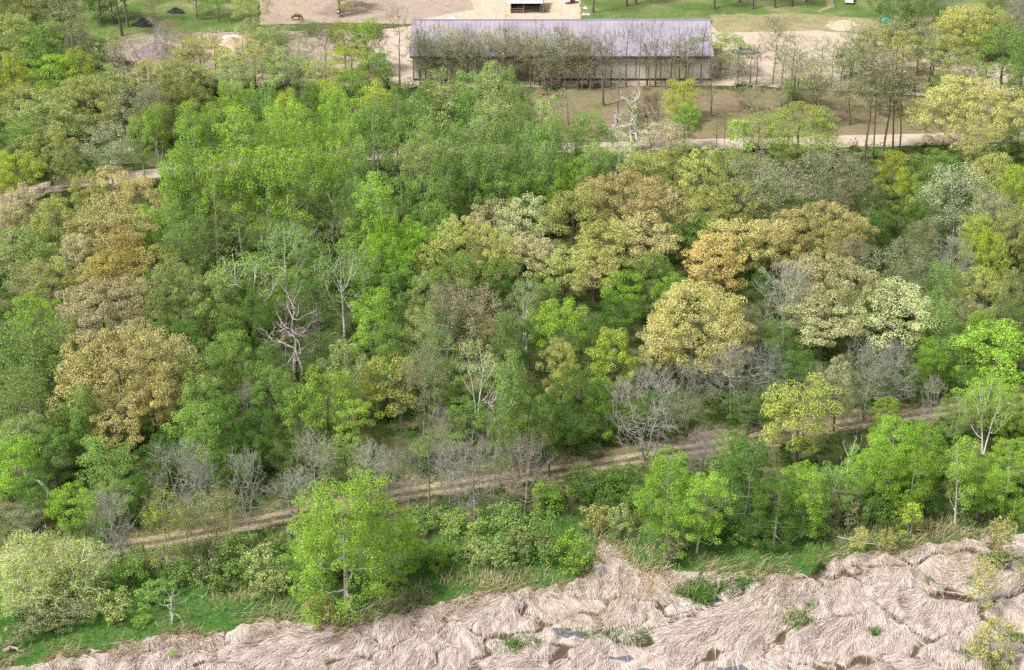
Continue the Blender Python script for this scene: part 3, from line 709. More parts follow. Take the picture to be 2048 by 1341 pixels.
BARKC = {'asp': (.42, .42, .34), 'birch': (.66, .65, .60), 'oak': (.13, .105, .085), 'rnd': (.17, .145, .12), 'fin': (.2, .175, .15), 'spa': (.27, .255, .21), 'line': (.17, .155, .13), 'thin': (.24, .22, .18), 'pole': (.15, .12, .10),
         'con': (.36, .34, .29), 'wil': (.56, .54, .42), 'shr': (.15, .12, .09), 'sml': (.3, .27, .22)}
ROWS = """
rnd 20 -40 95 h14 OL|spa 65 -60 90 h17 OL|spa 130 -50 110 h16 GY|rnd 25 26 80 . LG|rnd 85 46 95 . MG|spa 150 18 70 . OL|rnd 110 108 100 . BG|rnd 150 97 80 . YG|rnd 22 113 75 . YG
pole 244 -100 80 b72 OL|pole 256 -112 70 b55 OL|rnd 192 -62 90 . DG|spa 250 72 92 b176 PK|bare 324 50 55 b128 gr|spa 376 60 95 b165 OY|spa 432 62 75 b150 PK|spa 398 96 115 b178 OL|spa 345 110 85 b180 LG|spa 488 50 60 b130 YG
asp 540 52 90 b150 LG|spa 468 108 90 . LG|oak 200 137 95 h8 LG|sml 250 155 46 b192 BG|oak 175 164 165 b272 OL|oak 35 173 115 . OY|rnd 80 200 120 . LG|rnd 28 240 95 . MG|oak 105 257 98 b372 OY|rnd 25 303 90 h9 YG|spa 215 248 95 . SG|spa 272 163 90 . GY|oak 342 163 125 . OL|rnd 186 298 62 b352 MG|spa 240 284 90 b352 LG
asp 291 230 62 b372 BG|asp 322 208 72 b352 BG|asp 375 205 70 . BG|asp 414 208 66 . BG|asp 470 212 100 . BG|asp 455 160 62 . BG|asp 492 163 66 . BG|asp 370 296 98 h19 BG|asp 418 300 80 h19 BG|asp 470 294 98 h19 BG|fin 386 368 90 . MG
oak 172 346 75 h10 OY|oak 222 335 90 h11 TN|oak 278 360 90 h10 TN|oak 200 396 130 . TN|oak 28 374 95 . PK|oak 108 396 95 . OY|rnd 12 346 60 . YG|rnd 296 414 85 h9 VG|spa 300 165 60 . GY|fin 130 300 60 h8 LG
rnd 680 -66 90 b24 OY|line 800 8 78 b182 YL|asp 692 42 95 b150 YG|asp 738 38 85 b150 BG|spa 652 42 75 b156 GY|spa 600 68 80 b155 LG|bare 572 102 95 b168 li|spa 525 95 60 b160 OL|line 838 38 52 b162 dk|line 762 60 45 b170 dk|spa 880 52 90 b160 OY|spa 917 60 80 b165 TN|spa 965 56 70 b160 TN|spa 1002 52 60 b160 OL
asp 534 162 72 . MG|asp 572 180 72 . YG|asp 602 158 76 . MG|asp 650 158 80 . YG|rnd 702 140 100 . MG|asp 750 164 72 . YG|asp 800 166 76 . MG|asp 850 160 80 . MG|asp 884 140 90 . LG|asp 938 142 90 . MG|asp 982 126 84 . LG|asp 1016 134 60 . MG
asp 544 210 66 . BG|asp 592 205 78 . BG|asp 634 218 62 . BG|asp 666 174 66 . BG|asp 704 198 84 . BG|asp 744 195 80 . MG|asp 790 186 76 . MG|asp 832 194 88 . MG|asp 880 176 90 . LG|asp 932 178 80 . MG|asp 986 182 90 . LG
asp 524 246 72 . BG|asp 566 240 76 . BG|asp 606 244 78 . BG|asp 650 250 76 . BG|asp 694 240 72 . BG|asp 800 240 86 . MG|asp 852 240 86 . MG|asp 902 246 86 . MG|asp 948 240 92 . LG|asp 1000 238 90 . MG
asp 534 294 104 h19 BG|asp 582 300 90 h19 BG|asp 624 288 80 h18 BG|asp 342 300 80 h18 BG|asp 505 300 70 h18 BG|asp 838 272 92 . LG|asp 890 300 80 . MG|asp 940 292 84 . MG|asp 990 288 84 . MG
birch 666 346 108 b482 BG|asp 744 344 92 . BG|asp 706 360 60 . MG|rnd 800 352 88 . MG|rnd 850 352 84 . MG|rnd 905 366 84 h9 BG|rnd 958 340 84 . DG|rnd 1010 345 84 . MG|rnd 862 406 90 h9 MG
line 1078 38 48 b172 dk|spa 1040 52 66 b160 OY|spa 1068 78 66 b168 TN|rnd 1064 52 56 b125 BG|spa 1122 52 60 b166 OL|spa 1104 100 66 b180 TN|spa 1142 72 70 b178 OY|line 1158 60 50 b172 dk|line 1206 62 100 b212 dk|line 1252 42 56 b174 dk|line 1277 44 42 b174 dk|line 1310 40 60 b174 dk|line 1341 72 62 b170 dk|line 1358 52 44 b162 dk|line 1400 44 62 b166 dk|line 1234 98 62 b250 dk|line 1188 50 40 b170 gr
rnd 1440 60 100 b150 LG|spa 1422 110 76 b232 GY|spa 1500 90 60 b172 OL|spa 1545 32 70 b168 OL|rnd 1366 160 84 h8 YG|asp 1370 206 78 b304 BG|snag 1262 194 74 b302 wh|fin 1262 200 46 b300 LG|bare 1302 190 66 b296 dk|spa 1325 244 92 b318 PK|line 1448 218 26 b298 dk|line 1432 224 24 b298 dk|sml 1485 240 60 b316 BG|spa 1515 200 70 b300 OL
asp 1042 164 66 . LG|asp 1050 206 70 . MG|asp 1096 194 84 . LG|spa 1136 176 60 b250 OL|asp 1180 228 90 b362 MG|asp 1100 240 84 . MG|asp 1058 248 74 . MG|asp 1140 256 80 . MG|birch 1226 268 96 b368 LG|asp 1190 282 66 . MG|asp 1042 290 74 . MG|asp 1090 290 86 . MG|rnd 1052 348 74 . BG|rnd 1140 318 90 . BG|rnd 1192 330 72 . MG|rnd 1100 340 84 . VG|rnd 1066 385 66 h8 DG|rnd 1150 372 70 h8 DG
oak 1292 300 112 . OY|oak 1350 288 90 . OL|oak 1404 302 104 . OY|oak 1462 302 104 . OL|spa 1512 306 90 . GY|oak 1480 366 110 . OL|oak 1418 386 96 h9 OY
oak 1250 352 150 h13 TN|oak 1320 380 130 h12 TN|oak 1150 386 130 h13 OY|oak 1210 450 130 h10 OY|oak 1290 440 130 h10 TN|oak 1048 400 120 h12 CR|oak 990 402 90 h11 PK|oak 1060 470 110 h9 PK|oak 1130 500 100 h9 OY|oak 1190 505 110 h8 GO
spa 1582 70 95 b176 BG|spa 1640 75 60 b170 BG|line 1562 88 60 b178 dk|spa 1620 110 64 b178 GY|spa 1740 34 108 b155 OL|spa 1700 62 74 b160 OL|spa 1792 40 110 b150 OY|line 1828 84 84 b184 dk|spa 1858 60 80 b165 OL|fin 1790 -30 90 . DG|fin 1834 -24 70 . MG|fin 1862 -16 76 . DG|bare 1900 -20 70 . li|oak 1930 8 100 . OY|oak 1984 16 86 . OY|bare 2034 -6 70 . li|rnd 2000 62 138 b198 MG|rnd 1908 68 96 . OL|rnd 2050 110 80 . MG
pole 1728 118 76 b320 GY|pole 1746 130 60 b318 GY|pole 1765 112 80 b316 GY|pole 1785 128 62 b303 OL|pole 1799 140 56 b307 GY|pole 1622 120 70 b254 OL|pole 1634 150 56 b250 GY|pole 1580 100 70 b222 GY|pole 1700 160 56 b250 OL|line 1667 222 52 b300 dk|oak 1592 224 172 b345 WL|oak 1932 164 205 b310 GO|sml 1590 160 60 b200 MG
spa 1566 326 130 . GY|spa 1650 298 120 . GY|spa 1706 322 90 . GY|rnd 1790 300 64 h9 YG|rnd 1816 330 54 h9 YG|rnd 1880 300 90 h9 MG|oak 1992 308 100 . OY|fin 1922 336 140 h13 SG|rnd 2034 328 70 . YG|fin 1996 388 100 . SG|rnd 2042 228 66 h9 MG|fin 1740 372 84 h9 DG|rnd 1840 400 60 h9 DG|rnd 1960 430 86 h10 YG|rnd 2030 420 84 . OL
oak 26 458 116 . LG|oak 12 402 80 . PK|rnd 66 470 70 h9 MG|spa 48 520 90 . OL|fin 94 432 80 h9 MG|oak 150 470 78 h10 PK|oak 236 462 96 h11 OR|oak 300 496 104 h9 OR|oak 215 502 120 h9 OR|oak 104 518 100 h9 OY|rnd 68 588 96 h10 VG|fin 58 628 172 h15 MG|oak 200 570 178 h11 PK|oak 350 538 160 h12 LG|oak 415 552 96 h11 LG
oak 234 672 232 h14 TN|oak 342 682 72 h9 PK|rnd 344 398 80 . MG|fin 396 436 96 . MG|fin 360 450 90 . MG|fin 30 740 130 h12 MG|oak 38 830 92 h9 LG|rnd 150 778 80 h11 MG|rnd 400 690 100 . MG|rnd 466 668 96 . MG|rnd 396 752 100 . MG|bare 490 768 40 h7 pk|rnd 450 790 90 . DG|birch 496 505 124 b668 MG|rnd 350 640 90 h9 DG|rnd 100 730 80 h9 DG
birch 576 450 112 b612 MG|rnd 530 436 76 . MG|birch 692 480 124 b688 MG|rnd 724 426 86 . BG|rnd 786 428 86 . VG|rnd 838 448 80 . VG|rnd 760 470 90 . VG|rnd 800 532 96 . MG|rnd 848 546 70 . LG|oak 938 444 150 h12 OY|spa 892 560 90 . BR|spa 950 576 110 . BR|snag 592 600 118 b756 pk|fin 620 556 70 . DG|rnd 740 580 96 . BG|rnd 842 610 70 . LG|rnd 778 644 90 . MG|asp 690 682 92 h13 LG|spa 866 650 86 . MG|oak 772 718 136 h8 YL|rnd 650 742 124 h11 BG|rnd 706 802 70 h8 BG|rnd 596 770 60 h9 MG
spa 848 698 84 b870 GY|birch 954 688 86 b835 LG|snag 985 775 60 b850 wh|rnd 905 500 90 . MG|fin 1012 620 70 . MG|asp 1020 700 80 . MG|rnd 880 610 70 h8 DG|rnd 1000 520 80 h9 DG|fin 540 690 80 h9 DG|fin 640 660 70 h8 DG
birch 1048 560 70 b690 LG|rnd 1118 600 104 h11 BG|rnd 1180 640 66 h9 DG|oak 1122 678 70 h10 OY|rnd 1136 716 46 h8 YL|oak 1226 664 110 h10 YG|rnd 1050 768 92 . MG|rnd 1000 800 70 . MG|rnd 1162 740 110 h11 DG|rnd 1206 752 72 h10 VG|rnd 1100 790 76 . DG|rnd 1250 542 84 h9 VG|rnd 1310 512 84 h9 MG|rnd 1230 600 70 h8 DG|rnd 1380 420 84 h9 MG|rnd 1420 432 80 h8 MG|rnd 1340 545 60 h8 VG|rnd 1530 540 60 h8 DG
oak 1432 478 150 h10 OR|oak 1466 440 130 h10 GO|oak 1392 588 210 h12 GO|oak 1465 640 90 h9 TN|oak 1320 640 90 h9 TN|bare 1290 748 165 b922 gr|bare 1462 700 140 b842 li|bare 1380 720 60 . gr|bare 1566 526 130 b692 gr|bare 1540 690 90 . li|rnd 1310 790 90 h6 DG|rnd 1500 790 90 h6 DG
oak 1650 414 170 h11 GO|oak 1545 440 104 h10 GO|oak 1700 436 100 h9 OY|oak 1672 520 180 h13 CR|oak 1796 576 150 h11 CR|oak 1650 600 150 h9 CR|fin 1812 488 130 . GY|fin 1890 520 90 . MG|oak 1956 538 96 h10 OY|bare 1912 478 90 . li|rnd 1984 470 80 . YG|fin 2032 540 80 . OL|rnd 1960 622 66 h9 BG|fin 1880 600 90 . MG|oak 1680 718 74 h11 CR|bare 1740 688 110 . li|bare 1800 690 90 . gr|bare 1640 740 70 . pk|con 1870 684 80 h9 VG|rnd 1994 654 160 h11 BG|rnd 1990 760 110 h8 BG|fin 2030 600 80 . DG|fin 1760 700 90 h8 DG
oak 1590 764 160 b925 YL|rnd 205 874 126 h9 MG|rnd 300 880 70 h8 DG|rnd 388 812 110 . MG|rnd 20 880 110 h9 VG|rnd 60 950 90 h7 DG|rnd 145 975 90 h7 VG|spa 50 1010 100 h4 GY|rnd 170 1030 80 h5 DG|rnd 520 820 90 h9 DG|rnd 460 900 80 h7 DG|rnd 275 950 80 h7 DG
bare 372 886 120 b1062 gr|bare 408 920 76 b1060 gr|bare 234 988 100 b1142 gr|spa 342 978 86 b1166 YG|spa 380 1000 60 b1140 OL|spa 438 978 90 b1112 OL|bare 486 900 76 . gr|wil 36 1078 130 h8 WL|wil 92 1072 120 h8 WL|wil 152 1084 124 h8 WL|wil 60 1150 140 h5 WL
shr 250 1118 84 h4 MG|shr 278 1096 60 h4 MG|shr 310 1168 80 . MG|shr 222 1190 90 . OL|shr 410 1092 96 h4 GY|shr 470 1082 100 h4 MG|shr 520 1104 96 h4 LG|shr 360 1126 84 . MG|shr 450 1128 90 . MG|shr 540 1150 80 . LG|shr 140 1210 90 . GY|shr 60 1230 100 . GY|sml 345 1300 20 h1 BG|shr 280 1236 40 h1 BG|snag 344 1172 52 b1246 gr
bare 590 948 104 b1042 gr|bare 632 868 110 b1010 gr|bare 740 888 84 b1012 gr|oak 690 878 96 h8 LG|bare 816 892 62 b1022 gr|line 860 820 66 b1044 YL|snag 897 852 22 b910 wh|line 985 790 60 b1046 pk|bare 950 884 130 b1040 pk|bare 1046 872 110 b1048 pk|line 806 760 30 b950 dk|bare 590 1060 60 h2 pk
con 694 962 240 b1216 BG|con 790 1040 96 h8 BG|con 620 1060 90 h7 MG|shr 644 1196 70 b1252 OY|shr 530 1132 80 . LG|shr 560 1070 60 . MG|shr 845 1088 46 . LG|shr 900 1078 66 . MG|shr 950 1086 70 . LG|shr 988 1092 84 . LG|shr 872 1096 60 . VG|shr 800 1056 60 . DG|shr 930 1034 120 h4 MG|shr 1002 1016 100 h4 MG|shr 1078 1034 100 h5 MG|shr 1040 1060 80 h4 LG|shr 1146 1072 84 b1140 BG|shr 1020 1080 70 . MG|shr 850 1020 90 . MG|shr 1100 1070 60 . LG
sml 1160 932 56 b1006 DG|shr 1100 978 84 . VG|shr 1202 956 90 . DG|shr 1246 940 84 . DG|shr 1215 984 60 . DG|shr 1190 1012 66 b1062 OY|shr 1240 1016 60 b1070 LG|shr 1228 1062 28 h1.5 MG|shr 1280 980 70 . MG
con 1330 904 130 b1096 VG|con 1394 944 98 b1106 BG|shr 1344 1062 74 b1118 GY|con 1470 864 84 h11 MG|con 1500 880 120 h12 DG|con 1602 928 96 b1076 VG|con 1548 960 110 b1090 DG|shr 1440 1040 70 . DG|shr 1500 1052 80 . MG|bare 1404 856 96 b952 pk|snag 1686 868 50 b1016 wh|con 1716 896 90 b1020 VG|con 1760 900 96 b1030 VG|con 1790 842 110 h10 VG|con 1850 850 110 h10 VG|con 1828 900 90 h10 VG|asp 1910 878 92 b1050 BG|con 1968 930 90 h8 VG|con 2030 880 90 h8 VG|birch 1966 765 96 b908 BG|con 1775 795 56 h5 BG|bare 1858 755 50 b862 gr|con 1920 790 60 h7 MG|rnd 2036 790 70 h8 BG
con 1660 930 80 b1040 MG|shr 1690 992 90 h4 GY|shr 1750 1000 90 h4 DG|shr 1810 980 80 h4 DG|shr 1860 990 60 h3 DG|shr 1960 990 80 h4 DG|sml 1815 1008 48 b1070 YG|sml 1714 1058 42 b1112 OY|shr 1772 1062 44 b1102 OY|sml 1620 1088 30 b1148 MG|sml 2002 1034 60 b1135 OL|sml 1958 1122 66 b1214 OL|shr 1985 1250 100 b1330 OL|shr 2030 1000 60 b1060 VG|sml 2046 1100 36 b1180 OL|shr 1858 1154 20 h1 MG
oak 402 72 100 b182 OY|oak 352 118 90 h9 OL|oak 452 104 90 h9 OY|rnd 566 104 90 h9 LG|oak 506 96 76 h9 OL|spa 622 108 80 b172 GY|rnd 702 96 110 h9 YG|rnd 640 124 80 h8 OL|oak 300 118 80 h9 OY|rnd 380 130 70 h8 LG|spa 560 60 70 b130 LG|rnd 752 100 70 h9 MG|spa 590 120 60 b176 LG|rnd 520 62 60 b120 YG
spa 842 84 60 b172 GY|spa 862 96 60 b174 LG|line 934 46 50 b166 dk|spa 948 84 60 b172 OL|spa 1020 70 60 b172 TN|line 1014 42 48 b168 dk|spa 1090 92 60 b176 OL|line 1122 44 50 b174 dk|line 1176 60 50 b176 dk|spa 1164 90 56 b178 OY|line 1222 60 44 b172 dk|line 1294 56 46 b172 dk|line 1374 56 46 b170 dk
spa 1470 120 60 b176 GY|line 1476 90 40 b172 dk|line 1512 80 50 b176 dk|line 1596 96 50 b176 dk|line 1662 90 50 b180 dk|spa 1680 110 70 b186 LG|spa 1726 90 80 b188 OL|spa 1770 100 80 b190 GY|spa 1640 150 70 b215 GY|spa 1560 140 70 b215 GY|spa 1690 160 70 b225 GY|fin 1780 170 60 h6 GY|fin 1500 172 60 h5 GY
rnd 496 -24 66 . LG|rnd 385 -70 66 . OL|spa 150 62 60 . GY|fin 500 36 34 h3 SG|rnd 218 -56 76 . DG|rnd 430 -60 60 . MG|spa 300 -40 50 . OL|rnd 205 60 60 h8 MG|fin 560 52 50 h3 SG|fin 620 46 60 h2.5 DG|fin 740 50 50 h2.5 DG
oak 186 716 110 h10 TN|oak 300 742 104 h10 GO|oak 226 800 120 h8 TN|oak 170 800 80 h8 LG|oak 276 640 80 h9 TN|oak 140 610 90 h9 PK|oak 250 420 90 h10 TN|oak 160 430 90 h10 TN
asp 668 280 60 h17 BG|asp 720 280 64 h16 MG
oak 1745 58 100 b168 OL|oak 1802 66 100 b176 OY|oak 1862 80 90 b180 OL|spa 1936 108 76 . OL|oak 1700 90 80 b178 LG
thin 840 60 56 b172 OL|thin 876 66 56 b168 LG|thin 928 58 56 b168 YG|thin 982 64 56 b170 LG|thin 1030 70 56 b172 LG|thin 1060 62 56 b174 OL|thin 1108 70 56 b176 LG|thin 1156 66 56 b178 YG|thin 1210 80 50 b176 LG|thin 1300 86 50 b174 LG|thin 1350 80 50 b174 OL
thin 852 70 60 b170 LG|thin 904 74 60 b170 YG|thin 956 70 60 b170 LG|thin 1004 76 56 b172 OL|thin 1086 60 60 b176 YG|thin 1130 66 60 b180 LG|thin 1180 74 60 b180 OL|thin 1376 78 56 b172 YG
bare 776 900 70 b1016 gr|bare 900 890 80 b1006 gr|bare 880 816 60 . pk|snag 1078 812 26 b905 wh|snag 1052 575 30 b700 wh|birch 740 370 80 h13 MG
pole 1186 -120 70 b26 OL|pole 1253 -130 66 b13 MG|pole 1271 -130 60 b8 OL|pole 1428 -125 70 b18 MG|pole 1505 -125 70 b18 OL|pole 1550 -130 66 b16 MG|pole 1583 -130 66 b13 OL|pole 1480 -140 60 b5 MG
fin 1900 150 90 h8 MG|fin 1960 230 60 . OY|spa 1700 470 70 h9 GY|fin 1560 420 60 h8 GY|rnd 1500 470 60 h7 MG|fin 1680 360 90 h10 GY|rnd 1440 350 60 h9 OL|fin 1770 560 80 h8 MG|fin 1500 610 60 h8 GY|rnd 880 720 80 h8 MG|rnd 930 600 70 h8 DG|rnd 540 740 80 h8 MG|rnd 460 610 80 h9 MG|rnd 520 600 60 h9 DG|rnd 430 580 70 h8 MG|rnd 490 560 70 h9 MG|rnd 580 540 80 h9 MG|rnd 700 560 70 h8 DG|rnd 620 480 80 h9 MG|rnd 720 500 60 h8 MG|rnd 1080 560 70 h8 MG|rnd 970 640 70 h8 OL|rnd 1060 640 60 h8 DG|rnd 1030 860 80 h5 DG|rnd 1150 830 90 h6 DG|rnd 1240 800 70 h6 MG|rnd 930 800 80 h6 MG|rnd 870 860 80 h5 MG|rnd 660 900 70 h5 MG|rnd 590 880 80 h6 DG|rnd 120 640 80 h9 MG|rnd 120 820 80 h9 DG|rnd 220 960 80 h7 MG|rnd 330 860 80 h8 DG|rnd 100 860 80 h8 MG|rnd 1560 640 60 h7 DG|rnd 1600 700 70 h6 DG|rnd 1850 720 60 h7 DG|rnd 1930 700 60 h8 DG|fin 1940 600 80 h9 GY|fin 1850 440 70 h9 GY|rnd 1760 420 70 h8 DG|rnd 1560 380 70 h9 MG|rnd 1860 370 60 h8 MG|rnd 420 850 80 h7 MG|rnd 500 870 70 h6 MG
"""
LANDMARKS = [('the purple roof of the arena', 1120, 75), ('the big pinkish grey dead tree', 592, 690), ('the golden oak beyond the road', 1932, 240), ('the large golden oak', 1392, 670),
             ('the wide cream oak', 1680, 600), ('the largest tan oak on the left', 236, 775), ('the huge cottonwood on the meadow', 694, 1080), ('the white dead birch', 1262, 240),
             ('the central white-limbed birch', 692, 575), ('the grazing brown horse', 593, 35), ('the silvery tree on the right', 1922, 420), ('the yellow tree above the track', 772, 775),
             ('the orange oaks on the left', 260, 530), ('the yellow track-side tree', 1590, 840), ('the lone tree by the right marsh edge', 1910, 950), ('the pale lime willows', 92, 1150),
             ('the black compost heap', 290, 48), ('the bright gravel yard', 1600, 120), ('the paired tan oaks mid picture', 1260, 420), ('the lower left leafless pair', 372, 960),
             ('the leafless trees astride the track', 990, 930), ('the top left corner', 0, 0), ('the top right corner', 2048, 0), ('the left picture edge', 0, 400), ('the right picture edge', 2048, 560),
             ('the pale lime oak by the road', 1592, 280), ('the umbrella-shaped olive oak', 175, 215), ('the birch by the road gap', 1226, 320), ('the round olive tree at left', 105, 300),
             ('the dirt mound', 325, 95), ('the leftmost white-trunked aspen', 291, 290), ('the twin slim cottonwoods', 1360, 1000), ('the bottom right corner', 2048, 1341)]
rows = []
for part in ROWS.replace('\n', '|').split('|'):
    part = part.strip()
    if not part: continue
    k, x, y, w, hb, c = part.split()
    rows.append(dict(k=k, x=float(x), y=float(y), w=float(w), hb=hb, c=c))
rt = random.Random(99)
ORD = ['', 'second ', 'third ', 'fourth ', 'fifth ', 'sixth ', 'seventh ', 'eighth ', 'ninth ', 'tenth ', 'eleventh ', 'twelfth ']
for r in rows:
    k = r['k']
    if r['hb'].startswith('b'):
        base = at(r['x'], float(r['hb'][1:])); H = height_at(base, r['x'], r['y'])
    else:
        H = DEFH[k] if r['hb'] == '.' else float(r['hb'][1:])
        if r['hb'] == '.': H *= rt.uniform(.92, 1.08)
        P = at(r['x'], r['y'], H); base = np.array([P[0], P[1], 0.0])
    r['base'] = base; r['H'] = H
    r['Rr'] = r['w'] / 2 * depth(base + np.array([0, 0, H * .6])) / F
    r['cy'] = r['y'] + .3 * H * F / depth(base) * .9
# labels: how it looks + where it stands next to something one can find
buckets = {}
for r in rows:
    bark_only = r['k'] in ('bare', 'snag')
    best = min(LANDMARKS, key=lambda L: math.hypot(L[1] - r['x'], (L[2] - r['cy']) * 1.2))
    dx, dy = r['x'] - best[1], r['cy'] - best[2]; dist = math.hypot(dx, dy * 1.2)
    if dist < 22: d = 'beside'
    else:
        a = math.degrees(math.atan2(-dy, dx)) % 360
        d = ['right of', 'up and right of', 'above', 'up and left of', 'left of', 'down and left of', 'below', 'down and right of'][int(((a + 22.5) % 360) // 45)]
    big = 'tall ' if (r['k'] in ('line', 'asp') and r['H'] > 16) else ''
    key = (COLS[r['c']][1], KW[r['k']], d, best[0]); r['key'] = key; r['dist'] = dist
    buckets.setdefault(key, []).append(r)
for key, L in buckets.items():
    L.sort(key=lambda r: r['dist'])
    for i, r in enumerate(L):
        s = f"{key[0]} {key[1]} {key[2]} {key[3]}"
        if key[1] == 'thinly budding tree' and key[0] == 'dark brown': s = s.replace('dark brown thinly budding tree', 'dark thinly budding tree')
        if len(L) > 1:
            s = (('nearest ' if i == 0 else ORD[min(i, 11)] + 'nearest ') + s).replace('up and left of', 'upper left of').replace('up and right of', 'upper right of').replace('down and left of', 'lower left of').replace('down and right of', 'lower right of')
        r['label'] = s
SPECIAL = {('snag', 592): 'big pinkish grey dead tree with crooked bare limbs in the middle of the woods', ('con', 694): 'huge bright green cottonwood standing on the meadow below the track',
           ('oak', 1932): 'golden oak spreading beside the gravel road at the right', ('snag', 1262): 'white dead birch standing at the near edge of the gravel road', ('oak', 1392): 'large golden tan oak standing above the track',
           ('birch', 692): 'tall birch with forked white limbs in the middle of the picture', ('asp', 1910): 'lone slim bright green tree with pale trunk at the right marsh edge',
           ('oak', 772): 'yellow tree above the middle of the track', ('oak', 1590): 'yellow tree overhanging the track at the right', ('fin', 1922): 'large silvery green tree with a pale top on the right',
           ('oak', 175): 'umbrella-shaped olive oak with dark forked trunk at the upper left', ('snag', 344): 'small grey dead tree standing on the grass at the lower left', ('oak', 234): 'largest tan oak on the left side of the woods',
           ('oak', 1592): 'pale lime oak standing against the gravel road on the right', ('oak', 1672): 'widest cream oak of the three right of the woods'}
protos_used = set()
def place(r):
    k = r['k']
    pk = {'oak': 'oakb', 'con': 'conb'}.get(k, k) if (k == 'oak' and r['Rr'] > 5.6) or (k == 'con' and r['Rr'] > 5) else k
    if k == 'spa' and r['y'] < 185 and r['hb'].startswith('b'): pk = 'thin'   # airy crowns along the yard
    n = len(PR[pk])
    vi = 0 if (k == 'snag' and r['w'] > 60) else (1 if k == 'snag' else rt.randrange(n))
    p = PR[pk][vi]
    root = empty(NAME[k], r['base'], rt.uniform(0, 6.283))
    sxy = r['Rr'] / p['R'] * (.90 if k == 'asp' else 1.2 if k == 'snag' else .92 if k in ('bare', 'line', 'snag', 'conb') else 1.06); sz = r['H'] / p['H'] * .985
    root.scale = (sxy * rt.uniform(.95, 1.05), sxy * rt.uniform(.95, 1.05), sz)
    c = COLS[r['c']][0]; j = [rt.uniform(.95, 1.05) for _ in range(3)]; b = rt.uniform(.74, 1.2) if k == 'asp' else rt.uniform(.82, 1.16)
    col = tuple(v * b * q for v, q in zip(c, j)) + (1,)
    for pn, (me, mt) in p['parts'].items():
        o = bpy.data.objects.new(pn, me); COL.objects.link(o); o.parent = root
        if pn == 'crown': o.color = (.28, .30, .13, 1) if k == 'bare' or (k == 'line' and r['c'] not in ('YL',)) else col
        elif k in ('bare', 'snag'): o.color = col
        elif k == 'line' and r['c'] in ('gr', 'pk'): o.color = col
        else:
            bc = BARKC[k]; o.color = tuple(v * b for v in bc) + (1,)
            if pn == 'twigs' and k == 'oak': o.color = (.2, .165, .13, 1)
            if pn == 'twigs' and k in ('asp', 'birch', 'wil'): o.color = (.30, .31, .20, 1)
    cat = 'shrub' if k == 'shr' else ('sapling' if k == 'sml' else 'tree')
    tag(root, SPECIAL.get((k, int(r['x'])), r['label']), cat, GROUPN[k] if k not in ('oak',) else 'oaks in the woods')
    return root
for r in rows:
    if len(r['label'].split()) > 16: r['label'] = r['label'].replace('nearest ', '').replace('white-limbed ', 'pale ')
    place(r)

# ------------------------------------------------------------------ buildings, animals, vehicles, odds and ends
def plain(name, col, rough=.8, nscale=1.5, amt=.25, metallic=0.0, bump=.02):
    t = NT(name); nz = t.noise(nscale, 5, .65)
    lo = tuple(c * (1 - amt) for c in col); hi = tuple(min(1, c * (1 + amt)) for c in col)
    M[name] = t.principled(t.ramp(nz, [(.3, lo), (.7, hi)]), rough, nz, bump, .5, metallic=metallic); return M[name]
plain('roof_metal', (.252, .225, .258), .6, .22, .16); plain('wall_cream', (.52, .50, .40), .8, .5, .12); plain('trim_and_eave_shade', (.06, .055, .055), .7)
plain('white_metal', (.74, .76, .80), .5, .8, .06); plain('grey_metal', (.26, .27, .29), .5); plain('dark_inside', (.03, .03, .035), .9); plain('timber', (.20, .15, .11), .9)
plain('maroon', (.12, .03, .035), .5); plain('rubber', (.02, .02, .02), .8); plain('glass', (.03, .035, .04), .15, 1, .05); plain('silver', (.30, .31, .32), .35)
plain('teal_tarp', (.03, .36, .33), .5, 2, .2); plain('white_tarp', (.62, .64, .68), .5, 1.2, .2, bump=.1); plain('mulch', (.17, .125, .125), .95, 1.2, .4, bump=.15); plain('sand_heap', (.42, .30, .20), .95, .8, .25, bump=.1)
plain('compost', (.025, .022, .024), .95, 2, .5, bump=.2); plain('chestnut', (.17, .055, .028), .6, 1.5, .2); plain('dark_hair', (.02, .015, .013), .8); plain('stone', (.45, .40, .33), .9)
t = NT('pinto'); nz = t.noise(2.2, 1, .4); M['pinto'] = t.principled(t.ramp(nz, [(.48, (.55, .52, .52)), (.51, (.02, .016, .018))]), .6)
plain('log_bark', (.30, .255, .21), .9, 3, .4); plain('pale_log', (.45, .42, .38), .9, 3, .25)

# ---- riding arena
b0 = at(826, 162); b1 = at(1421, 162); L = b1[0] - b0[0]; W = 20.0; HE, HR = 5.3, 9.1
arena = empty('riding_arena', (b0[0], b0[1], 0))
tag(arena, 'long riding arena with purple grey metal roof and cream walls behind the leafless trees', 'barn')
def slope(x0, x1, y0, z0, y1, z1, th=.12):
    bm = bmesh.new(); n = int((x1 - x0) / .9)
    d = Vector((0, y1 - y0, z1 - z0)); up = Vector((0, -(z1 - z0), (y1 - y0))).normalized()
    if up.z < 0: up = -up
    def slab(a, b, o0, o1):
        c = []
        for o in (o0, o1):
            for (x, y, z) in ((a, y0, z0), (b, y0, z0), (b, y1, z1), (a, y1, z1)): c.append(bm.verts.new(Vector((x, y, z)) + up * o))
        for f in ((0, 3, 2, 1), (4, 5, 6, 7), (0, 1, 5, 4), (1, 2, 6, 5), (2, 3, 7, 6), (3, 0, 4, 7)): bm.faces.new([c[i] for i in f])
    slab(x0, x1, 0, th)
    for i in range(n + 1):
        x = x0 + (x1 - x0) * i / n; slab(x - .03, x + .03, th + .003, th + .06)
    bmesh.ops.recalc_face_normals(bm, faces=bm.faces); return bm
obj('roof', slope(-.5, L + .4, -.5, HE - .19, W / 2, HR), M['roof_metal'], arena)
obj('roof', slope(-.5, L + .4, W + .5, HE - .19, W / 2 + .02, HR), M['roof_metal'], arena)
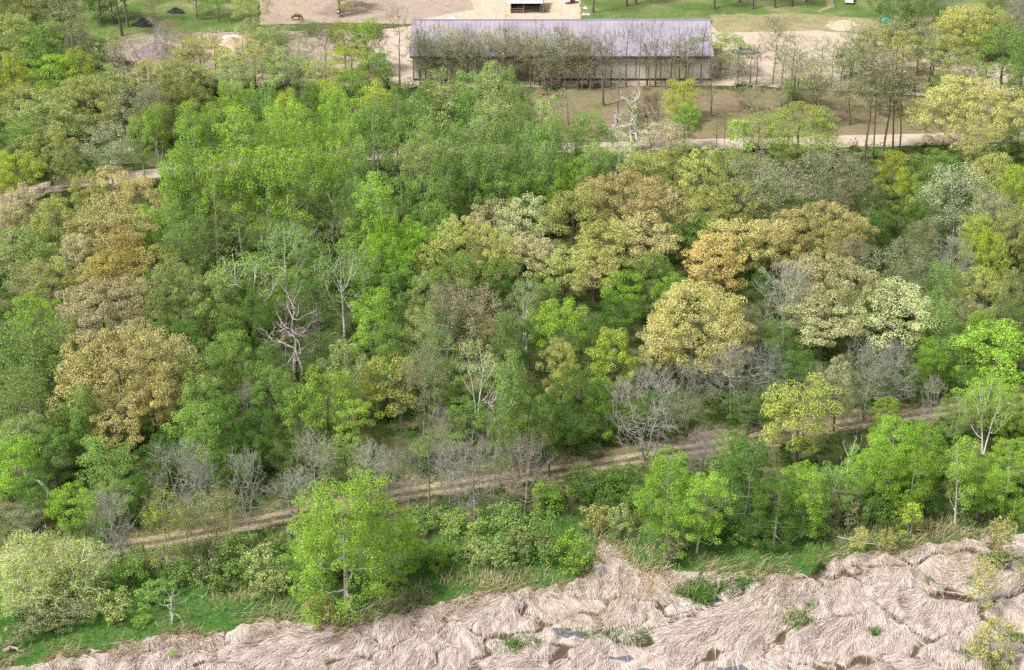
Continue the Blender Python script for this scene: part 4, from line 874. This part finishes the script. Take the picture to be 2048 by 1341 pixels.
bm = bmesh.new(); box(bm, -.5, L + .4, W / 2 - .2, W / 2 + .2, HR + .13, HR + .24); obj('ridge_cap', bm, M['roof_metal'], arena)
bm = bmesh.new(); box(bm, -.52, L + .42, -.62, -.505, HE - .45, HE - .1); obj('eave_shade_strip', bm, M['trim_and_eave_shade'], arena)  # dark strip along the eave, stands in for the shadow under the overhang
def wallbox(x0, x1, y0, y1, z0, z1, nm, mt):
    bm = bmesh.new(); box(bm, x0, x1, y0, y1, z0, z1); return obj(nm, bm, M[mt], arena)
bm = bmesh.new(); box(bm, 0, L, 0, .2, .5, HE - .7)
for i in range(int(L / .6)): box(bm, i * .6, i * .6 + .05, -.03, -.002, .5, HE - .7)
obj('wall', bm, M['wall_cream'], arena)
wallbox(0, L, .03, .17, HE - .7, HE - .02, 'window', 'trim_and_eave_shade'); wallbox(0, L, -.02, .22, 0, .5, 'skirting', 'trim_and_eave_shade')  # dark band at the wall top: eave shadow put into the colour
wallbox(0, L, W - .2, W, 0, HE - .2, 'wall', 'wall_cream')
for x in (0, L - .2):
    bm = bmesh.new(); v = [bm.verts.new((xx, y, z)) for xx in (x + .01, x + .19) for (y, z) in ((.2, 0), (W - .2, 0), (W - .2, HE - .2), (W / 2, HR - .1), (.2, HE - .2))]
    bm.faces.new(v[:5]); bm.faces.new(v[5:][::-1])
    for i in range(5): bm.faces.new([v[i], v[5 + i], v[5 + (i + 1) % 5], v[(i + 1) % 5]])
    bmesh.ops.recalc_face_normals(bm, faces=bm.faces); obj('gable_wall', bm, M['roof_metal' if x == 0 else 'wall_cream'], arena)
for i in range(13):
    x = i * (L - .25) / 12; wallbox(x, x + .12, -.08, -.035, 0, HE - .5, 'post', 'timber')
bm = bmesh.new(); box(bm, L * .33, L * .33 + 4.2, -.14, -.085, .1, 4.1); obj('door', bm, M['timber'], arena)

# ---- open-fronted shed with a white roof
s0 = at(1021, 27); s1 = at(1082, 27); sl = s1[0] - s0[0]
shed = empty('open_shed', tuple(s0)); tag(shed, 'open-fronted shed with white metal roof and grey side wall at the top', 'shed')
def sb(nm, mt, *boxes):
    bm = bmesh.new()
    for b in boxes: box(bm, *b)
    return obj(nm, bm, M[mt], shed)
bm = bmesh.new(); vs = [bm.verts.new(p) for p in ((-.5, -.5, 2.35), (sl + .35, -.5, 2.35), (sl + .35, 6.2, 3.7), (-.5, 6.2, 3.7), (-.5, -.5, 2.47), (sl + .35, -.5, 2.47), (sl + .35, 6.2, 3.82), (-.5, 6.2, 3.82))]
for f in ((0, 3, 2, 1), (4, 5, 6, 7), (0, 1, 5, 4), (1, 2, 6, 5), (2, 3, 7, 6), (3, 0, 4, 7)): bm.faces.new([vs[i] for i in f])
obj('roof', bm, M['white_metal'], shed)
sb('back_wall', 'dark_inside', (0, sl, 5.6, 5.8, 0, 3.4)); sb('side_wall', 'dark_inside', (0, .12, 0, 5.6, 0, 2.3))
sb('side_wall', 'grey_metal', (sl + .38, sl + .5, -.2, 5.8, 0, 2.5), *[(sl + .505, sl + .56, y * .5, y * .5 + .12, 0, 2.5) for y in range(11)])
for x in (0, sl * .42, sl - .15): sb('post', 'timber', (x, x + .15, -.2, -.05, 0, 2.35))
for z in (.5, 1.0): sb('rail', 'timber', (.16, sl * .42 - .01, -.18, -.08, z, z + .12))

# ---- vehicles
def loft(profile, half, mt, nm, parent, taper=0.12):
    """side outline (x, z) swept across the width, sides pulled in towards the top"""
    bm = bmesh.new(); zmax = max(z for x, z in profile); n = len(profile)
    rows_ = []
    for yy, k in ((-1, 0), (-.8, 1), (.8, 1), (1, 0)):
        r_ = []
        for x, z in profile:
            y = yy * half * (1 - taper * z / zmax); cx = sum(p[0] for p in profile) / n
            s = 1 if k else .985
            r_.append(bm.verts.new((cx + (x - cx) * s, y, z * (1 if k else .985))))
        rows_.append(r_)
    for a, b in zip(rows_[:-1], rows_[1:]):
        for i in range(n): bm.faces.new([a[i], a[(i + 1) % n], b[(i + 1) % n], b[i]])
    bm.faces.new(rows_[0][::-1]); bm.faces.new(rows_[-1]); bmesh.ops.recalc_face_normals(bm, faces=bm.faces)
    return obj(nm, bm, M[mt], parent)
def wheel(parent, x, y, r=.34, w=.22):
    bm = bmesh.new(); bmesh.ops.create_cone(bm, cap_ends=True, segments=18, radius1=r, radius2=r, depth=w, matrix=Matrix.Translation((x, y, r)) @ Matrix.Rotation(R(90), 4, 'X'))
    o = obj('wheel', bm, M['rubber'], parent)
    bm = bmesh.new(); bmesh.ops.create_cone(bm, cap_ends=True, segments=14, radius1=r * .55, radius2=r * .55, depth=w + .02, matrix=Matrix.Translation((x, y, r)) @ Matrix.Rotation(R(90), 4, 'X'))
    obj('rim', bm, M['silver'], o)
def car(nm, loc, rz, mt, label, cat, pickup=False):
    e = empty(nm, loc, rz); tag(e, label, cat)
    if pickup:
        loft([(-2.7, .45), (2.7, .45), (2.7, 1.0), (1.2, 1.1), (-.9, 1.1), (-2.7, 1.1)], .95, mt, 'body', e)
        loft([(-.85, 1.105), (1.15, 1.105), (.6, 1.75), (-.7, 1.78)], .85, 'glass', 'cabin', e, .2); loft([(-.72, 1.785), (.6, 1.755), (.55, 1.82), (-.68, 1.84)], .72, mt, 'roof', e, .02)
        bm = bmesh.new(); box(bm, -2.55, -.95, -.7, .7, 1.104, 1.12); obj('truck_bed', bm, M['dark_inside'], e); xs = (-1.75, 1.75)
    else:
        loft([(-2.25, .35), (2.2, .35), (2.25, .72), (1.2, .92), (-1.9, .98), (-2.25, .8)], .88, mt, 'body', e)
        loft([(-1.7, .985), (1.1, .93), (.35, 1.38), (-1.1, 1.42)], .78, 'glass', 'windows', e, .25); loft([(-1.12, 1.425), (.36, 1.385), (.28, 1.44), (-1.0, 1.47)], .6, mt, 'roof', e, .02); xs = (-1.4, 1.4)
    for x in xs:
        for y in (-.86, .86): wheel(e, x, y)
    for y in (-.6, .6):
        bm = bmesh.new(); box(bm, 2.26 if not pickup else 2.705, 2.28 if not pickup else 2.73, y - .15, y + .15, .62, .74); obj('headlight', bm, M['silver'], e)
    return e
car('parked_car', at(1493, 107), R(8), 'silver', 'silver grey car parked on the gravel yard right of the arena', 'car')
car('pickup_truck', at(1698, 3), R(82), 'white_metal', 'white pickup truck parked on the lawn at the top edge', 'truck', True)
e = empty('stock_trailer', at(1137, 7), R(12)); tag(e, 'small white and maroon trailer standing on the sandy ground at the top', 'trailer')
loft([(-1.0, .5), (.2, .5), (.2, 2.1), (-.8, 2.15), (-1.0, 1.9)], .8, 'white_metal', 'body', e, .04); loft([(.205, .5), (1.3, .5), (1.3, 1.9), (.205, 2.0)], .8, 'maroon', 'side_panel', e, .04)
for y in (-.82, .82): wheel(e, .1, y, .3, .2)
e = empty('box_trailer', at(1893, 128), R(20)); tag(e, 'pale box trailer half hidden behind trees on the right of the yard', 'trailer')
loft([(-1.2, .5), (1.2, .5), (1.25, 2.2), (-1.2, 2.2)], .8, 'white_metal', 'body', e, .03)
for y in (-.82, .82): wheel(e, 0, y, .3, .2)

# ---- horses
def skin(nm, pts, edges, rad, mt, parent, sub=2):
    me = bpy.data.meshes.new(nm); me.from_pydata(pts, edges, []); me.update()
    o = bpy.data.objects.new(nm, me); COL.objects.link(o)
    m = o.modifiers.new('skin', 'SKIN'); m.use_smooth_shade = True
    if not me.skin_vertices: bpy.context.view_layer.objects.active = o
    for i, r_ in enumerate(rad): me.skin_vertices[0].data[i].radius = (r_, r_) if not isinstance(r_, tuple) else r_
    me.skin_vertices[0].data[0].use_root = True
    s = o.modifiers.new('sub', 'SUBSURF'); s.levels = sub; s.render_levels = sub
    me.materials.append(M[mt]); o.parent = parent; return o
def horse(loc, rz, mt, label, graze=True):
    e = empty('horse', loc, rz); tag(e, label, 'horse')
    V = []; E = []; Rd = []
    def chain(start, pts):
        prev = start
        for p, r_ in pts:
            V.append(p); Rd.append(r_)
            if prev is not None: E.append((prev, len(V) - 1))
            prev = len(V) - 1
        return prev
    chain(None, [((-.05, 0, 1.08), (.36, .40)), ((-.45, 0, 1.12), (.35, .38)), ((-.80, 0, 1.12), (.31, .35))])   # 0 mid, 1 loin, 2 croup
    chain(0, [((.35, 0, 1.10), (.33, .38)), ((.70, 0, 1.14), (.27, .34))])                                       # 3, 4 shoulder
    if graze: chain(4, [((.98, 0, .98), (.19, .25)), ((1.22, 0, .68), (.14, .19)), ((1.38, 0, .42), (.13, .16)), ((1.44, 0, .22), (.09, .11)), ((1.45, 0, .07), (.06, .065))])
    else: chain(4, [((.9, 0, 1.42), (.13, .18)), ((1.1, 0, 1.72), (.10, .13)), ((1.28, 0, 1.74), (.10, .12)), ((1.5, 0, 1.58), (.07, .085)), ((1.62, 0, 1.5), (.06, .065))])
    for s in (-1, 1):      # hind legs: stifle, hock, fetlock, hoof; then fore legs
        d = .12 * s
        chain(2, [((-.72, .15 * s, .84), .2), ((-.86 + d, .16 * s, .56), .11), ((-.80 + d, .16 * s, .28), .07), ((-.78 + d, .16 * s, .12), .065), ((-.73 + d, .16 * s, .03), .06)])
        chain(4, [((.60, .15 * s, .84), .16), ((.60 - d, .15 * s, .52), .09), ((.60 - d, .15 * s, .26), .065), ((.61 - d, .15 * s, .11), .06), ((.65 - d, .15 * s, .03), .058)])
    skin('body', V, E, Rd, mt, e)
    skin('tail', [(-1.0, 0, 1.18), (-1.1, 0, 1.0), (-1.12, 0, .7), (-1.1, 0, .4)], [(0, 1), (1, 2), (2, 3)], [.05, .08, .08, .03], 'dark_hair', e, 1)
    T = Tubes()
    if graze: T.add([(.72, 0, 1.38), (.98, 0, 1.16), (1.22, 0, .82), (1.34, 0, .6)], [.04, .05, .05, .03], 5)
    else: T.add([(.7, 0, 1.42), (.84, 0, 1.62), (1.02, 0, 1.86), (1.16, 0, 1.88)], [.04, .05, .05, .03], 5)
    obj('mane', T.mesh('mane'), M['dark_hair'], e)
    T = Tubes(); hx, hz = (1.33, .53) if graze else (1.2, 1.84)
    for s in (-1, 1): T.add([(hx, .06 * s, hz), (hx + .02, .08 * s, hz + .14)], [.035, .008], 5)
    obj('ears', T.mesh('ears'), M['dark_hair'] if graze else M['pinto'], e)
    return e
horse(at(593, 41), R(-4), 'chestnut', 'chestnut brown horse grazing on the bare paddock at the top')
horse(at(678, 34), R(-78), 'pinto', 'black and white horse standing under the overhanging tree at the top', False)

# ---- heaps and tarps
def heap(nm, px, py, rx, ry, h, mt, label, cat, seed=0, rough=.25, jag=1.0):
    rng = np.random.default_rng(seed); n, m = 34, 14; c = at(px, py); v = []
    for j in range(m + 1):
        q = j / m
        for i in range(n):
            a = i * 2 * math.pi / n; e_ = 1 + .18 * math.sin(2 * a + seed) + .1 * math.sin(5 * a + seed * 2)
            z = h * (1 - q ** 1.5) * (1 + rough * mnoise.noise(Vector((math.cos(a) * q * 3 * jag + seed, math.sin(a) * q * 3 * jag, seed))) * 2) - (.05 if j == m else 0)
            v.append((rx * q * e_ * math.cos(a), ry * q * e_ * math.sin(a), z))
    q4 = [(j * n + i, (j + 1) * n + i, (j + 1) * n + (i + 1) % n, j * n + (i + 1) % n) for j in range(m) for i in range(n)]
    o = obj(nm, raw_mesh(nm, v, q4, smooth=True), M[mt], loc=tuple(c)); tag(o, label, cat); return o
heap('mulch_mound', 318, 112, 5.2, 7.5, 2.4, 'mulch', 'long purple brown mound of dirt and mulch behind the trees at upper left', 'dirt mound', 3)
heap('sand_pile', 470, 104, 7.0, 6.0, 2.8, 'sand_heap', 'tan sand pile below a pale tarp behind the trees at upper left', 'sand pile', 5)
heap('sand_pile', 530, 96, 3.2, 4.0, 1.6, 'sand_heap', 'smaller orange sand pile right of the tarp-covered pile', 'sand pile', 8)
heap('compost_heap', 288, 52, 2.3, 1.6, 1.5, 'compost', 'black compost heap with brown brush on the lawn at upper left', 'compost heap', 2, .25, 1)
heap('brush_heap', 303, 50, 1.8, 1.4, 1.5, 'log_bark', 'brown heap of brush beside the black compost heap', 'brush heap', 6, .3, 1.5)
heap('brush_heap', 353, 26, 1.9, 1.0, 1.1, 'compost', 'low dark brush heap on the lawn near the top edge', 'brush heap', 9, .3, 1.5)
heap('grey_tarp', 466, 77, 2.6, 1.5, .6, 'white_tarp', 'crumpled white and grey tarp lying behind the sand pile', 'tarp', 4, .5, 2)
heap('teal_tarp', 1772, 42, .95, .8, .8, 'teal_tarp', 'teal tarp covering a small pile at the edge of the trees, upper right', 'tarp', 7, .3)
heap('white_tarp', 904, 38, 1.15, .8, .45, 'white_tarp', 'flat white tarp on the ground left of the arena roof end', 'tarp', 11, .3)
for i, (x, y, s, lb) in enumerate([(1168, 30, .55, 'left one of the two close pale rocks on the lawn above the arena'), (1176, 30, .5, 'right one of the two close pale rocks on the lawn above the arena'), (1171, 17, .6, 'flat pale rock on the lawn above the two close rocks')]):
    heap('rock', x, y, s, s * .8, s * .6, 'stone', lb, 'rock', 20 + i, .5, 2)
e = empty('picnic_table', at(1612, 2), R(10)); tag(e, 'pale picnic table standing on the lawn at the top edge', 'picnic table')
for nm, bs in (('tabletop', (-.9, .9, -.38, .38, .72, .77)), ('bench', (-.9, .9, -.85, -.6, .42, .46)), ('bench', (-.9, .9, .6, .85, .42, .46)), ('leg', (-.65, -.57, -.8, .8, 0, .415)), ('leg', (.57, .65, -.8, .8, 0, .415))):
    bm = bmesh.new(); box(bm, *bs); obj(nm, bm, M['stone'], e)
tag(sheet('bare_soil', [(1655, 42), (1700, 40), (1716, 50), (1700, 62), (1668, 60), (1650, 52)], .034, M['sand'], .8), kind='structure')
tag(sheet('lawn_path', [(1630, 24), (1655, 12), (1650, -10), (1664, -12), (1668, 14), (1640, 24)], .026, M['dry_grass'], .2), kind='structure')

# ---- logs, fallen trees, brush
def fallen(nm, pts, r, label, cat, mt='log_bark', branches=6, seed=1, blen=1.6):
    """pts: (px, py, height) along the stem"""
    rng = np.random.default_rng(seed); W_ = np.array([at(x, y, z) for x, y, z in pts]); base = W_[0].copy(); base[2] = 0
    W_ = W_ - base; m = len(W_); T = Tubes(); s = np.linspace(0, 1, 10); P = np.stack([np.interp(s, np.linspace(0, 1, m), W_[:, k]) for k in range(3)], 1)
    P[1:-1] += rng.normal(0, .06, (8, 3)); T.add(P, r * (1 - .7 * s), 6)
    for k in range(branches):
        j = rng.integers(3, 10); d = (P[-1] - P[0]); d /= np.linalg.norm(d) + 1e-9; d = d * .6 + rng.normal(0, .6, 3); d[2] = abs(d[2]) * .7; d /= np.linalg.norm(d); L_ = blen * rng.uniform(.5, 1.3)
        a = P[j]; mid = a + d * L_ * .5 + rng.normal(0, .1, 3); T.add([a, mid, a + d * L_ + rng.normal(0, .2, 3)], [r * .35, r * .22, r * .08], 4)
        for q in range(2): T.add([mid, mid + (d + rng.normal(0, .7, 3)) * L_ * .4], [r * .15, r * .05], 3)
    o = obj(nm, T.mesh(nm), M[mt], loc=tuple(base)); tag(o, label, cat); return o
fallen('fallen_tree', [(1674, 1074, .3), (1730, 1086, .35), (1770, 1092, .4), (1802, 1112, .1)], .13, 'long thin fallen tree lying from the grass onto the reeds at the right', 'fallen tree', branches=12, seed=3)
fallen('fallen_tree', [(1933, 1190, .25), (1890, 1184, .3), (1856, 1175, .5)], .15, 'fallen dark tree lying on the reeds beside the marsh shrubs at the right', 'fallen tree', branches=10, seed=5)
fallen('fallen_log', [(8, 1300, .25), (26, 1296, .5), (46, 1304, .2)], .28, 'short dark log lying on the grass in the lower left corner', 'log', 'log_bark', 4, 8, .8)
fallen('fallen_branch', [(1826, 1128, .15), (1840, 1140, .2), (1848, 1150, .1)], .07, 'thin dark branch lying on the reeds left of the marsh shrubs', 'branch', branches=3, seed=9, blen=.7)
fallen('broken_limb', [(98, 1010, 0), (94, 975, 2.4), (72, 960, 3.2), (58, 960, 3.6), (48, 946, 4.3)], .24, 'pale broken tree limb sticking out of the trees at the left edge', 'dead limb', 'pale_log', 3, 12, .9)
for k, (x, y, s, lb) in enumerate([(315, 1128, 1.0, 'pinkish brush pile beside the lower left track'), (1120, 800 + 90, .0, '')]):
    if not s: continue
    T = Tubes(); rng = np.random.default_rng(31)
    for i in range(160):
        a = rng.uniform(0, 6.28); c = np.array([rng.normal(0, 1.0), rng.normal(0, .6), rng.uniform(.05, .9)]); d = np.array([math.cos(a), math.sin(a), rng.normal(0, .35)]) * rng.uniform(.5, 1.3)
        T.add([c - d, c + rng.normal(0, .1, 3), c + d], [.03, .025, .012], 3)
    me = T.mesh('brush_pile'); me.materials.append(M['log_bark']); o = obj('brush_pile', me, None, loc=tuple(at(x, y))); tag(o, lb, 'brush pile')
